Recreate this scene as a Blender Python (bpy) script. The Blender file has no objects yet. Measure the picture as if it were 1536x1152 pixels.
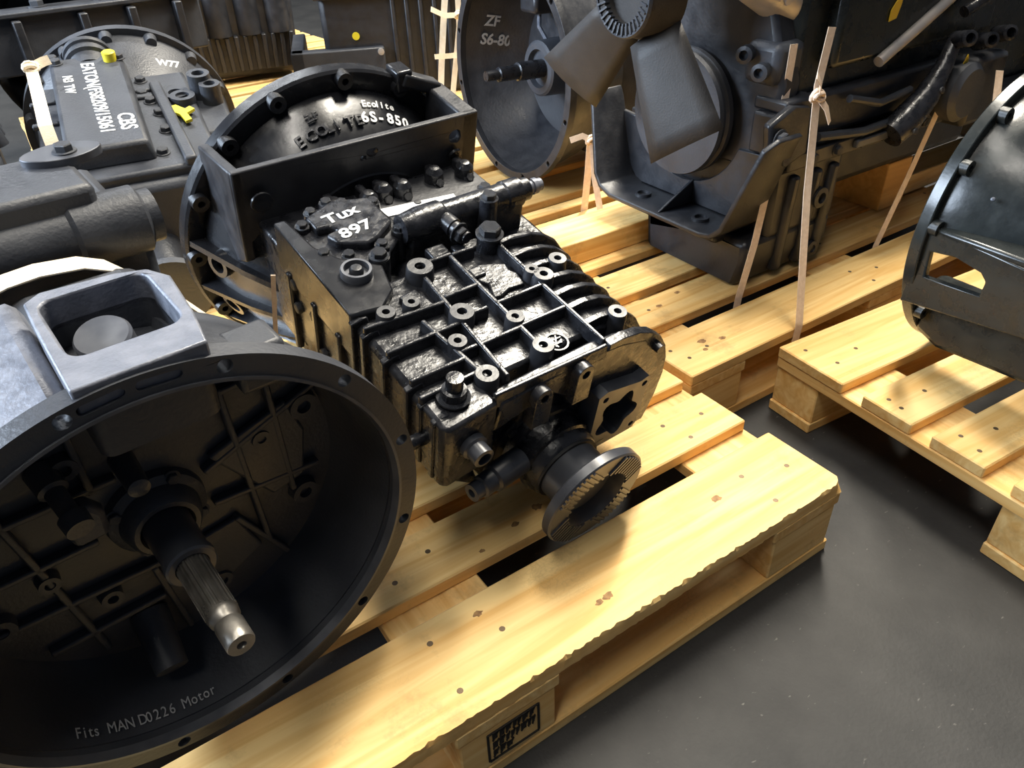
import bpy, bmesh, math, random
from math import sin, cos, pi, radians
from mathutils import Vector, Matrix, geometry
random.seed(7)
SC = bpy.context.scene
COL = SC.collection
V3 = Vector

# ------------------------------------------------------------------ camera
cam_d = bpy.data.cameras.new('camera')
cam_d.sensor_width = 36.0
cam_d.lens = 36.0 * 1132.273 / 1536.0
cam_d.clip_start = 0.02
cam = bpy.data.objects.new('camera', cam_d)
COL.objects.link(cam)
_r = V3((0.827902, -0.559828, -0.034223)); _d = V3((-0.345961, -0.461693, -0.816793)); _f = V3((0.441463, 0.688064, -0.575915))
cam.matrix_world = Matrix(((_r.x, -_d.x, -_f.x, -0.852842), (_r.y, -_d.y, -_f.y, -0.427551), (_r.z, -_d.z, -_f.z, 0.923272), (0, 0, 0, 1)))
SC.camera = cam

# ------------------------------------------------------------------ world, lights, exposure
SC.view_settings.view_transform = 'Standard'
SC.view_settings.look = 'None'
SC.view_settings.exposure = 0.08
SC.view_settings.gamma = 1.0
SC.view_settings.use_curve_mapping = False
wd = bpy.data.worlds.new('hall'); SC.world = wd; wd.use_nodes = True
wd.node_tree.nodes['Background'].inputs[0].default_value = (0.55, 0.66, 0.88, 1)
wd.node_tree.nodes['Background'].inputs[1].default_value = 0.095

def area(name, loc, target, sx, sy, power, col):
    l = bpy.data.lights.new(name, 'AREA'); l.shape = 'RECTANGLE'; l.size = sx; l.size_y = sy
    l.energy = power; l.color = col
    o = bpy.data.objects.new(name, l); COL.objects.link(o); o.location = loc
    o.rotation_euler = (V3(target) - V3(loc)).to_track_quat('-Z', 'Y').to_euler()
    return o
# ceiling tube rows of the hall and the daylight window in its far left wall, all above or beside the picture
area('ceiling_tube_right_offscreen', (1.95, 1.7, 4.2), (1.6, 1.4, 0), 0.5, 3.2, 560, (1.0, 0.93, 0.80))
area('ceiling_tube_aisle_offscreen', (-1.5, -0.2, 4.2), (-1.2, 0.2, 0), 0.4, 3.0, 90, (1.0, 0.95, 0.86))
area('ceiling_tube_back_offscreen', (-0.6, 4.6, 4.2), (-0.5, 3.0, 0), 3.2, 0.5, 95, (0.92, 0.96, 1.0))
area('window_left_offscreen', (-5.8, 3.0, 2.9), (-0.8, 0.9, 0.4), 4.0, 2.2, 1000, (0.70, 0.83, 1.0))

# ------------------------------------------------------------------ materials
MATS = {}
def mat(name, col, rough=0.5, metal=0.0, col2=None, nscale=30, bump=0.0, bscale=120, coat=0.0, rvar=0.0, spec=0.5):
    if name in MATS: return MATS[name]
    m = bpy.data.materials.new(name); m.use_nodes = True
    nt = m.node_tree; b = nt.nodes['Principled BSDF']
    b.inputs['Base Color'].default_value = (*col, 1); b.inputs['Roughness'].default_value = rough
    b.inputs['Metallic'].default_value = metal; b.inputs['Coat Weight'].default_value = coat
    b.inputs['Coat Roughness'].default_value = 0.12
    b.inputs['Specular IOR Level'].default_value = spec
    tc = nt.nodes.new('ShaderNodeTexCoord')
    n1 = nt.nodes.new('ShaderNodeTexNoise'); n1.inputs['Scale'].default_value = nscale; n1.inputs['Detail'].default_value = 6
    nt.links.new(tc.outputs['Object'], n1.inputs['Vector'])
    if col2:
        r = nt.nodes.new('ShaderNodeValToRGB'); r.color_ramp.elements[0].position = .38; r.color_ramp.elements[1].position = .68
        r.color_ramp.elements[0].color = (*col, 1); r.color_ramp.elements[1].color = (*col2, 1)
        nt.links.new(n1.outputs['Fac'], r.inputs[0]); nt.links.new(r.outputs[0], b.inputs['Base Color'])
    if rvar:
        mr = nt.nodes.new('ShaderNodeMapRange'); mr.inputs[1].default_value = .3; mr.inputs[2].default_value = .7
        mr.inputs[3].default_value = max(.03, rough - rvar); mr.inputs[4].default_value = rough + rvar
        nt.links.new(n1.outputs['Fac'], mr.inputs[0]); nt.links.new(mr.outputs[0], b.inputs['Roughness'])
    if bump:
        n2 = nt.nodes.new('ShaderNodeTexNoise'); n2.inputs['Scale'].default_value = bscale; n2.inputs['Detail'].default_value = 4
        nt.links.new(tc.outputs['Object'], n2.inputs['Vector'])
        bp = nt.nodes.new('ShaderNodeBump'); bp.inputs['Strength'].default_value = bump; bp.inputs['Distance'].default_value = .002
        nt.links.new(n2.outputs['Fac'], bp.inputs['Height']); nt.links.new(bp.outputs[0], b.inputs['Normal'])
    MATS[name] = m
    return m

GLOSS = mat('black_gloss_paint', (.012, .0125, .015), .29, col2=(.022, .023, .028), nscale=60, bump=.5, bscale=110, rvar=.12)
GLOSS2 = mat('black_gloss_paint_smooth', (.013, .0135, .016), .27, bump=.18, bscale=60, rvar=.07)
SATIN = mat('black_satin_paint', (.020, .021, .025), .42, col2=(.030, .031, .036), bump=.25, bscale=150, rvar=.1)
GREEN = mat('dark_green_black_paint', (.013, .015, .0145), .28, col2=(.018, .021, .0195), bump=.2, bscale=50, rvar=.05)
SLATE = mat('slate_cast_paint', (.034, .037, .045), .46, col2=(.050, .054, .064), nscale=18, bump=.35, bscale=220, rvar=.1)
SLATED = mat('slate_rough_cast_paint', (.034, .037, .045), .5, col2=(.050, .054, .064), nscale=12, bump=.35, bscale=200, rvar=.1)
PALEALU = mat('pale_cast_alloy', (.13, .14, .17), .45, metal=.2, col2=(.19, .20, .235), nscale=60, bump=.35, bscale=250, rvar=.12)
MACH = mat('machined_grey_face', (.085, .09, .105), .42, metal=.4, col2=(.12, .125, .14), nscale=40, rvar=.1)
STEEL = mat('worn_shaft_steel', (.23, .215, .19), .38, metal=.8, col2=(.33, .31, .28), nscale=50, bump=.2, rvar=.12)
YOKE = mat('grey_yoke_paint', (.045, .048, .058), .33, col2=(.06, .064, .075), rvar=.06)
FANM = mat('dull_black_plastic', (.030, .027, .025), .6, col2=(.038, .034, .032), bump=.2, bscale=300)
ALU = mat('bare_aluminium', (.42, .40, .39), .36, metal=.45, col2=(.52, .47, .43), rvar=.1, bump=.2)
VOID = mat('black_rubber', (.014, .014, .015), .6)
STRAP = mat('woven_strap', (.72, .56, .42), .65, col2=(.82, .66, .52), nscale=120, bump=.4, bscale=400)
STRAPY = mat('pale_strap', (.80, .68, .50), .6, col2=(.86, .76, .60), nscale=90, bump=.3, bscale=400)
YEL = mat('yellow_paint_mark', (.80, .66, .03), .45)
OCH = mat('ochre_paint_mark', (.62, .42, .02), .5)
CHALK = mat('white_marker', (.75, .75, .74), .6)
DULLCHALK = mat('grey_marker', (.42, .43, .44), .6)
STRIPW = mat('flat_white', (.80, .80, .80), .5)
BURN = mat('branded_ink', (.012, .009, .007), .8)
NAIL = mat('nail_steel', (.16, .11, .06), .5, metal=.5, col2=(.08, .05, .03))
KNOT = mat('wood_knot', (.20, .10, .035), .7, col2=(.40, .22, .08), nscale=120)

def wood(name, c1, c2, c3):
    m = bpy.data.materials.new(name); m.use_nodes = True
    nt = m.node_tree; b = nt.nodes['Principled BSDF']; b.inputs['Roughness'].default_value = .62
    L = nt.links.new
    tc = nt.nodes.new('ShaderNodeTexCoord'); oi = nt.nodes.new('ShaderNodeObjectInfo')
    off = nt.nodes.new('ShaderNodeVectorMath'); off.operation = 'SCALE'; off.inputs[0].default_value = (7.3, 3.1, 5.7)
    L(oi.outputs['Random'], off.inputs['Scale'])
    add = nt.nodes.new('ShaderNodeVectorMath'); L(tc.outputs['Object'], add.inputs[0]); L(off.outputs[0], add.inputs[1])
    mp = nt.nodes.new('ShaderNodeMapping'); mp.inputs['Scale'].default_value = (1.6, 26, 26); L(add.outputs[0], mp.inputs[0])
    n1 = nt.nodes.new('ShaderNodeTexNoise'); n1.inputs['Scale'].default_value = 1.5; n1.inputs['Detail'].default_value = 7; n1.inputs['Distortion'].default_value = 1.2
    L(mp.outputs[0], n1.inputs['Vector'])
    r = nt.nodes.new('ShaderNodeValToRGB'); r.color_ramp.elements[0].position = .36; r.color_ramp.elements[0].color = (*c2, 1)
    r.color_ramp.elements[1].position = .66; r.color_ramp.elements[1].color = (*c1, 1)
    L(n1.outputs['Fac'], r.inputs[0])
    # broad blotches and handling dirt
    n2 = nt.nodes.new('ShaderNodeTexNoise'); n2.inputs['Scale'].default_value = 9; n2.inputs['Detail'].default_value = 8; n2.inputs['Roughness'].default_value = .72
    L(add.outputs[0], n2.inputs['Vector'])
    r2 = nt.nodes.new('ShaderNodeValToRGB'); r2.color_ramp.elements[0].position = .56; r2.color_ramp.elements[0].color = (0, 0, 0, 1)
    r2.color_ramp.elements[1].position = .78; r2.color_ramp.elements[1].color = (1, 1, 1, 1)
    L(n2.outputs['Fac'], r2.inputs[0])
    mx = nt.nodes.new('ShaderNodeMixRGB'); mx.inputs[2].default_value = (*c3, 1); L(r.outputs[0], mx.inputs[1])
    fm = nt.nodes.new('ShaderNodeMath'); fm.operation = 'MULTIPLY'; fm.inputs[1].default_value = .75; L(r2.outputs[0], fm.inputs[0]); L(fm.outputs[0], mx.inputs[0])
    vo = nt.nodes.new('ShaderNodeTexVoronoi'); vo.feature = 'DISTANCE_TO_EDGE'; vo.inputs['Scale'].default_value = 110; vo.inputs['Randomness'].default_value = 1
    nw = nt.nodes.new('ShaderNodeTexNoise'); nw.inputs['Scale'].default_value = 40; L(add.outputs[0], nw.inputs['Vector'])
    aw = nt.nodes.new('ShaderNodeVectorMath'); aw.operation = 'MULTIPLY_ADD'; aw.inputs[1].default_value = (.05, .05, .05); L(nw.outputs['Color'], aw.inputs[0]); L(add.outputs[0], aw.inputs[2]); L(aw.outputs[0], vo.inputs['Vector'])
    rv = nt.nodes.new('ShaderNodeMapRange'); rv.inputs[1].default_value = .0; rv.inputs[2].default_value = .09; rv.inputs[3].default_value = 1; rv.inputs[4].default_value = 0; L(vo.outputs['Distance'], rv.inputs[0])
    nm = nt.nodes.new('ShaderNodeTexNoise'); nm.inputs['Scale'].default_value = 7; nm.inputs['Detail'].default_value = 3; L(add.outputs[0], nm.inputs['Vector'])
    rm = nt.nodes.new('ShaderNodeMapRange'); rm.inputs[1].default_value = .56; rm.inputs[2].default_value = .68; rm.inputs[3].default_value = 0; rm.inputs[4].default_value = .22; L(nm.outputs['Fac'], rm.inputs[0])
    mm = nt.nodes.new('ShaderNodeMath'); mm.operation = 'MULTIPLY'; L(rv.outputs[0], mm.inputs[0]); L(rm.outputs[0], mm.inputs[1])
    mx2 = nt.nodes.new('ShaderNodeMixRGB'); mx2.inputs[2].default_value = (*c3, 1); L(mx.outputs[0], mx2.inputs[1]); L(mm.outputs[0], mx2.inputs[0]); mx = mx2
    # board to board variation
    hs = nt.nodes.new('ShaderNodeHueSaturation'); mr = nt.nodes.new('ShaderNodeMapRange'); mr.inputs[3].default_value = .86; mr.inputs[4].default_value = 1.1
    L(oi.outputs['Random'], mr.inputs[0]); L(mr.outputs[0], hs.inputs['Value']); L(mx.outputs[0], hs.inputs['Color'])
    L(hs.outputs[0], b.inputs['Base Color'])
    bp = nt.nodes.new('ShaderNodeBump'); bp.inputs['Strength'].default_value = .35; bp.inputs['Distance'].default_value = .002
    L(n1.outputs['Fac'], bp.inputs['Height']); L(bp.outputs[0], b.inputs['Normal'])
    MATS[name] = m
    return m
PINE = wood('pallet_pine', (.90, .63, .265), (.75, .43, .13), (.36, .20, .075))
PINE2 = wood('pallet_pine_orange', (.72, .43, .14), (.60, .32, .09), (.28, .14, .05))

def floor_mat():
    m = bpy.data.materials.new('worn_concrete'); m.use_nodes = True; nt = m.node_tree; b = nt.nodes['Principled BSDF']; L = nt.links.new
    tc = nt.nodes.new('ShaderNodeTexCoord')
    n = nt.nodes.new('ShaderNodeTexNoise'); n.inputs['Scale'].default_value = 4.5; n.inputs['Detail'].default_value = 10; n.inputs['Roughness'].default_value = .65
    L(tc.outputs['Object'], n.inputs['Vector'])
    r = nt.nodes.new('ShaderNodeValToRGB'); r.color_ramp.elements[0].position = .3; r.color_ramp.elements[0].color = (.012, .0118, .0115, 1)
    r.color_ramp.elements[1].position = .75; r.color_ramp.elements[1].color = (.040, .0385, .036, 1); L(n.outputs['Fac'], r.inputs[0])
    mp = nt.nodes.new('ShaderNodeMapping'); mp.inputs['Rotation'].default_value = (0, 0, .5); mp.inputs['Scale'].default_value = (60, 150, 60); L(tc.outputs['Object'], mp.inputs[0])
    v = nt.nodes.new('ShaderNodeTexNoise'); v.inputs['Scale'].default_value = 1; v.inputs['Detail'].default_value = 2; L(mp.outputs[0], v.inputs['Vector'])
    r2 = nt.nodes.new('ShaderNodeValToRGB'); r2.color_ramp.elements[0].position = .70; r2.color_ramp.elements[0].color = (0, 0, 0, 1); r2.color_ramp.elements[1].position = .80; L(v.outputs['Fac'], r2.inputs[0])
    mx = nt.nodes.new('ShaderNodeMixRGB'); mx.inputs[2].default_value = (.20, .19, .17, 1); L(r.outputs[0], mx.inputs[1])
    k = nt.nodes.new('ShaderNodeMath'); k.operation = 'MULTIPLY'; k.inputs[1].default_value = .6; L(r2.outputs[0], k.inputs[0]); L(k.outputs[0], mx.inputs[0])
    L(mx.outputs[0], b.inputs['Base Color']); b.inputs['Roughness'].default_value = .72
    bp = nt.nodes.new('ShaderNodeBump'); bp.inputs['Strength'].default_value = .3; bp.inputs['Distance'].default_value = .002
    n3 = nt.nodes.new('ShaderNodeTexNoise'); n3.inputs['Scale'].default_value = 180; L(tc.outputs['Object'], n3.inputs['Vector'])
    L(n3.outputs['Fac'], bp.inputs['Height']); L(bp.outputs[0], b.inputs['Normal'])
    return m

# ------------------------------------------------------------------ mesh builder
def basis(n, hint=None):
    n = V3(n).normalized()
    h = V3(hint) if hint else (V3((0, 0, 1)) if abs(n.z) < .9 else V3((1, 0, 0)))
    x = h.cross(n).normalized(); y = n.cross(x)
    return x, y, n
def frame_at(pos, n, hint=None):
    x, y, z = basis(n, hint); p = V3(pos)
    return Matrix(((x.x, y.x, z.x, p.x), (x.y, y.y, z.y, p.y), (x.z, y.z, z.z, p.z), (0, 0, 0, 1)))

class G:
    def __init__(s): s.bm = bmesh.new()
    def _f(s, vs):
        try: return s.bm.faces.new(vs)
        except ValueError: return None
    def box(s, lo, hi, M=None, taper=None):
        lo = V3(lo); hi = V3(hi); vs = []
        for z in (0, 1):
            for x, y in ((0, 0), (1, 0), (1, 1), (0, 1)):
                p = V3((hi.x if x else lo.x, hi.y if y else lo.y, hi.z if z else lo.z))
                if taper and z:
                    c = (lo + hi) / 2; p.x = c.x + (p.x - c.x) * taper[0]; p.y = c.y + (p.y - c.y) * taper[1]
                if M: p = M @ p
                vs.append(s.bm.verts.new(p))
        for q in ((3, 2, 1, 0), (4, 5, 6, 7), (0, 1, 5, 4), (1, 2, 6, 5), (2, 3, 7, 6), (3, 0, 4, 7)): s._f([vs[i] for i in q])
        return s
    def bar(s, a, b, w, h, up=(0, 0, 1)):
        a = V3(a); b = V3(b); d = b - a; L = d.length; d.normalize(); sd = V3(up).cross(d).normalized(); u = d.cross(sd)
        M = Matrix(((d.x, sd.x, u.x, a.x), (d.y, sd.y, u.y, a.y), (d.z, sd.z, u.z, a.z), (0, 0, 0, 1)))
        return s.box((0, -w / 2, -h / 2), (L, w / 2, h / 2), M)
    def lathe(s, prof, p0, axis, n=32, a0=0, a1=2 * pi, close=False, hint=None):
        x, y, z = basis(axis, hint); p0 = V3(p0); full = abs(a1 - a0 - 2 * pi) < 1e-6
        cnt = n if full else n + 1; rings = []
        for t, r in prof:
            if r < 1e-6 and full: rings.append([s.bm.verts.new(p0 + z * t)] * cnt); continue
            rings.append([s.bm.verts.new(p0 + z * t + (x * cos(a0 + (a1 - a0) * i / n) + y * sin(a0 + (a1 - a0) * i / n)) * r) for i in range(cnt)])
        m = len(rings)
        for k in range(m if close else m - 1):
            A = rings[k]; B = rings[(k + 1) % m]
            for i in range(n):
                j = (i + 1) % cnt
                q = []
                for v in (A[i], A[j], B[j], B[i]):
                    if v not in q: q.append(v)
                if len(q) > 2: s._f(q)
        if close and not full:
            s._f([r[0] for r in rings]); s._f([r[-1] for r in rings][::-1])
        return s
    def cyl(s, a, b, r0, r1=None, n=24):
        a = V3(a); b = V3(b); r1 = r0 if r1 is None else r1; L = (b - a).length
        return s.lathe([(0, 0), (0, r0), (L, r1), (L, 0)], a, b - a, n)
    def prism(s, outer, M, depth, holes=()):
        """2-D outline (+ holes) in M's xy plane, extruded 0..depth along M's z"""
        loops = [[V3((p[0], p[1], 0)) for p in lp] for lp in [outer, *holes]]
        tris = geometry.tessellate_polygon(loops)
        flat = [p for lp in loops for p in lp]
        b = [s.bm.verts.new(M @ p) for p in flat]; t = [s.bm.verts.new(M @ (p + V3((0, 0, depth)))) for p in flat]
        for tr in tris:
            s._f([b[i] for i in tr]); s._f([t[i] for i in tr][::-1])
        k = 0
        for lp in loops:
            n = len(lp)
            for i in range(n):
                j = (i + 1) % n; s._f([b[k + i], b[k + j], t[k + j], t[k + i]])
            k += n
        return s
    def tube(s, pts, r, n=10):
        pts = [V3(p) for p in pts]; rings = []; prev = None
        for i, p in enumerate(pts):
            d = (pts[min(i + 1, len(pts) - 1)] - pts[max(i - 1, 0)]).normalized()
            if prev is None: x, y, _ = basis(d)
            else:
                x = (prev - d * prev.dot(d)).normalized(); y = d.cross(x)
            prev = x
            rr = r[i] if isinstance(r, (list, tuple)) else r
            rings.append([s.bm.verts.new(p + (x * cos(2 * pi * k / n) + y * sin(2 * pi * k / n)) * rr) for k in range(n)])
        for A, B in zip(rings, rings[1:]):
            for k in range(n): s._f([A[k], A[(k + 1) % n], B[(k + 1) % n], B[k]])
        s._f(rings[0][::-1]); s._f(rings[-1])
        return s
    def ribbon(s, pts, w, t, side):
        """flat band through pts; side = its width direction (one, or one a point)"""
        pts = [V3(p) for p in pts]; rings = []
        for i, p in enumerate(pts):
            d = (pts[min(i + 1, len(pts) - 1)] - pts[max(i - 1, 0)]).normalized()
            sd = V3(side[i]) if isinstance(side[0], (tuple, list, Vector)) else V3(side)
            sd = (sd - d * sd.dot(d)).normalized(); u = d.cross(sd)
            ww = w[i] if isinstance(w, (list, tuple)) else w
            rings.append([s.bm.verts.new(p + sd * (ww / 2 * a) + u * (t / 2 * b)) for a, b in ((-1, -1), (1, -1), (1, 1), (-1, 1))])
        for A, B in zip(rings, rings[1:]):
            for k in range(4): s._f([A[k], A[(k + 1) % 4], B[(k + 1) % 4], B[k]])
        s._f(rings[0][::-1]); s._f(rings[-1])
        return s
    def boss(s, p, n, r, h, hole=None, seg=20, depth=None):
        hole = r * .42 if hole is None else hole; depth = depth or h * .8
        return s.lathe([(-.002, r * 1.08), (h, r), (h, hole), (h - depth, hole), (h - depth, 0)], p, n, seg)
    def mesh(s, name, smooth=32):
        bmesh.ops.recalc_face_normals(s.bm, faces=s.bm.faces[:])
        me = bpy.data.meshes.new(name); s.bm.to_mesh(me); s.bm.free()
        if smooth:
            for p in me.polygons: p.use_smooth = True
            me.set_sharp_from_angle(angle=radians(smooth))
        return me

def ngon(r, n, cx=0, cy=0, a0=0): return [(cx + r * cos(a0 + 2 * pi * i / n), cy + r * sin(a0 + 2 * pi * i / n)) for i in range(n)]
def rrect(x0, y0, x1, y1, r, k=5):
    o = []
    for cx, cy, a in ((x1 - r, y1 - r, 0), (x0 + r, y1 - r, 90), (x0 + r, y0 + r, 180), (x1 - r, y0 + r, 270)):
        for i in range(k + 1): o.append((cx + r * cos(radians(a + 90 * i / k)), cy + r * sin(radians(a + 90 * i / k))))
    return o
def slot(cx, cy, L, r, ang, k=6):
    o = []
    for sg, a in ((1, -90), (-1, 90)):
        for i in range(k + 1):
            t = radians(a + 180 * i / k); x = sg * L / 2 + r * cos(t); y = r * sin(t)
            o.append((cx + x * cos(ang) - y * sin(ang), cy + x * sin(ang) + y * cos(ang)))
    return o

# ------------------------------------------------------------------ scene objects
def thing(name, label, cat, M, group=None):
    o = bpy.data.objects.new(name, None); COL.objects.link(o); o.empty_display_size = .05
    o.matrix_world = M; o['label'] = label; o['category'] = cat
    if group: o['group'] = group
    return o
def part(name, g, m, parent, off=None, bevel=0, label=None, smooth=32):
    me = g.mesh(name, smooth) if isinstance(g, G) else g
    o = bpy.data.objects.new(name, me); COL.objects.link(o)
    if not me.materials: me.materials.append(m)
    if parent is not None: o.parent = parent
    if off is not None: o.matrix_basis = off if isinstance(off, Matrix) else Matrix.Translation(V3(off))
    if bevel:
        b = o.modifiers.new('bevel', 'BEVEL'); b.width = bevel; b.segments = 2; b.limit_method = 'ANGLE'; b.angle_limit = radians(40); b.harden_normals = False
    if label: o['label'] = label
    return o
def solo(name, g, m, label, cat, group=None, M=None, bevel=0):
    o = part(name, g, m, None, M, bevel); o['label'] = label; o['category'] = cat
    if group: o['group'] = group
    return o
def struct(name, g, m):
    o = part(name, g, m, None); o['kind'] = 'structure'; return o

_pm = {}
def proto(kind):
    if kind not in _pm:
        g = G()
        if kind == 'hex':
            g.lathe([(0, 0), (0, 1.3), (.16, 1.3), (.2, 1.2), (.2, 0)], (0, 0, 0), (0, 0, 1), 20)
            g.lathe([(.18, 0), (.18, 1.0), (.85, 1.0), (.97, .86), (.97, 0)], (0, 0, 0), (0, 0, 1), 6)
        elif kind == 'boss':
            g.lathe([(-.3, 1.08), (1.0, 1), (1.0, .42), (.1, .42), (.1, 0)], (0, 0, 0), (0, 0, 1), 24)
        elif kind == 'cap':
            g.lathe([(0, 1), (.5, 1), (.72, .85), (.8, .6), (.8, 0)], (0, 0, 0), (0, 0, 1), 20)
        elif kind == 'nail':
            g.lathe([(0, 0), (0, 1), (.12, .9), (.15, 0)], (0, 0, 0), (0, 0, 1), 10)
        _pm[kind] = g.mesh(kind)
    return _pm[kind]
_mv = {}
def put(kind, m, parent, pos, n, r, name=None, zs=1.0):
    key = (kind, m.name)
    if key not in _mv:
        me = proto(kind).copy(); me.materials.clear(); me.materials.append(m); _mv[key] = me
    M = frame_at(pos, n) @ Matrix.Rotation(random.random() * 3, 4, 'Z') @ Matrix.Diagonal((r, r, r * zs, 1))
    return part(name or {'hex': 'bolt', 'boss': 'threaded_boss', 'cap': 'plug', 'nail': 'nail'}[kind], _mv[key], m, parent, M)

def text_mesh(s, size, depth=.0004, shear=.1, bold=0.0):
    cu = bpy.data.curves.new('txt', 'FONT'); cu.body = s; cu.size = size; cu.extrude = depth; cu.shear = shear; cu.offset = bold; cu.resolution_u = 3
    cu.align_x = 'LEFT'
    o = bpy.data.objects.new('txt', cu); COL.objects.link(o)
    dg = bpy.context.evaluated_depsgraph_get(); me = bpy.data.meshes.new_from_object(o.evaluated_get(dg))
    bpy.data.objects.remove(o); bpy.data.curves.remove(cu)
    me.materials.clear(); me.name = 'lettering'
    return me
def text(s, size, m, parent, pos, xdir, n, depth=.0004, shear=.12, bold=0.0, name='lettering', yscale=1.0):
    z = V3(n).normalized(); x = V3(xdir); x = (x - z * x.dot(z)).normalized(); y = z.cross(x); p = V3(pos)
    M = Matrix(((x.x, y.x, z.x, p.x), (x.y, y.y, z.y, p.y), (x.z, y.z, z.z, p.z), (0, 0, 0, 1))) @ Matrix.Diagonal((1, yscale, 1, 1))
    return part(name, text_mesh(s, size, depth, shear, bold), m, parent, M, smooth=0)

# ------------------------------------------------------------------ floor
g = G(); g.box((-6, -4, -.05), (9, 12, 0)); struct('floor', g, floor_mat())
HALL = mat('painted_block_wall', (.30, .31, .33), .8, col2=(.36, .37, .39), nscale=3)
g = G(); g.box((-6, 11.9, 0), (9, 12, 5)); struct('wall_back', g, HALL)
g = G(); g.box((8.9, -4, 0), (9, 11.9, 5)); struct('wall_right', g, HALL)

# ------------------------------------------------------------------ pallets
_bm = {}
def board_mesh(L, w, h, m, ragged=False):
    key = (round(L, 3), round(w, 3), round(h, 3), m.name, ragged)
    if key in _bm: return _bm[key]
    g = G()
    if not ragged:
        g.box((0, 0, 0), (L, w, h))
        bmesh.ops.bevel(g.bm, geom=g.bm.edges[:], offset=.0022, segments=1, affect='EDGES')
    else:
        rnd = random.Random(3); n = int(L / .006); prof = []
        for i in range(n + 1):
            x = L * i / n; j = rnd.random() * .004 * (rnd.random() < .6); c = max(0, .012 - min(x, L - x)) * .9
            prof.append([(x, .0015 * rnd.random(), 0), (x, .001 + c, h * .75), (x, j + c + .001, h), (x, w * .5, h), (x, w - .003, h), (x, w, h - .003), (x, w, 0)])
        rings = [[g.bm.verts.new(p) for p in r] for r in prof]
        for A, B in zip(rings, rings[1:]):
            for k in range(7): g._f([A[k], A[(k + 1) % 7], B[(k + 1) % 7], B[k]])
        g._f(rings[0]); g._f(rings[-1][::-1])
    me = g.mesh('board', 20); me.materials.append(m); _bm[key] = me
    return me

DECKS = {}
def pallet(label, ox, oy, yaw, L, boards, W, z0=0.0, mats=None, bmats=None, nails=True, ragged=False, stringw=.145, blockys=None, ends=None):
    """boards = list of (y0, y1); base frame at the front-left bottom corner"""
    M = Matrix.Translation((ox, oy, z0)) @ Matrix.Rotation(yaw, 4, 'Z')
    t = thing('pallet', label, 'pallet', M, 'pallets carrying the machines')
    sx = [0, (L - stringw) / 2, L - stringw]; decks = DECKS.setdefault(t.name, [])
    rnd = random.Random(int(ox * 100) + int(oy * 37))
    bys = blockys or [(0, .1), ((W - .145) / 2, (W + .145) / 2), (W - .1, W)]
    for k, (y0, y1) in enumerate(boards):
        m = (bmats or {}).get(k, PINE); e = (ends or {}).get(k, (rnd.uniform(-.002, .004), rnd.uniform(-.004, .002)))
        bd = part('deck_board', board_mesh(L, y1 - y0, .022, m, ragged and k == 0), m, t, (e[0], y0, .122)); decks.append(bd)
        if nails:
            for x in sx:
                for fx, fys in ((.25, (.3, .72)), (.72, (.5,))):
                    for fy in fys:
                        put('nail', NAIL, bd, (x + stringw * fx + rnd.uniform(-.012, .012), (y1 - y0) * (fy + rnd.uniform(-.1, .1)), .0218), (0, 0, 1), .0042)
    for x in sx:
        o = part('stringer_board', board_mesh(W, stringw, .022, PINE), PINE, t)
        o.matrix_basis = Matrix.Translation((x + stringw, 0, .100)) @ Matrix.Rotation(pi / 2, 4, 'Z')
    for x in sx:
        for (y0, y1) in bys:
            part('block', board_mesh(stringw - .01, y1 - y0 - .002, .078, PINE), PINE, t, (x + .004, y0 + .001, .022))
    for y0, y1 in bys:
        part('bottom_board', board_mesh(L, y1 - y0, .022, PINE), PINE, t, (0, y0, 0))
    return t

gp = .04125
EUR = [(0, .145), (.18625, .28625), (.3275, .4725), (.51375, .61375), (.655, .80)]
PA = pallet('pale pine pallet with a branded mark on its middle block under the two gearboxes', -1.2, 0, 0, 1.2, EUR, .8, ragged=True, ends={0: (0, 0), 1: (-.004, 0), 2: (-.005, 0)})
PB = pallet('pine pallet under the engine with the fan', .016, .328, .0, 1.2, [(0, .128), (.168, .268), (.30, .40), (.44, .54), (.60, .72), (.76, .80)], .8)
PC = pallet('pine pallet under the shiny black gearbox with a windowed bell housing', .143, -.735, radians(-4.2), 1.2,
            [(0, .145), (.235, .33), (.385, .485), (.445 + .045, .59), (.632, .722), (.757, .852), (.893, 1.04)], 1.04,
            blockys=[(0, .1), (.448, .593), (.94, 1.04)])
PD = pallet('pine pallet behind, under the grey gearboxes', -1.27, .84, .0, 1.2, EUR, .8)
PE = pallet('pine pallet under the open bell housing with the bare input shaft', .15, 1.17, .0, 1.2, EUR, .8)
PF = pallet('pine pallet under the gearbox with a long plate across its bell', -.75, 2.35, .05, 1.2, EUR, .8, nails=False)
PG = pallet('pine pallet under the ribbed black sump', -.45, 3.35, .05, 1.2, EUR, .8, nails=False)
PH = pallet('pine pallet under the finned black case with a cover plate', .47, 2.2, .0, 1.2, EUR, .8, nails=False)

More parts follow.
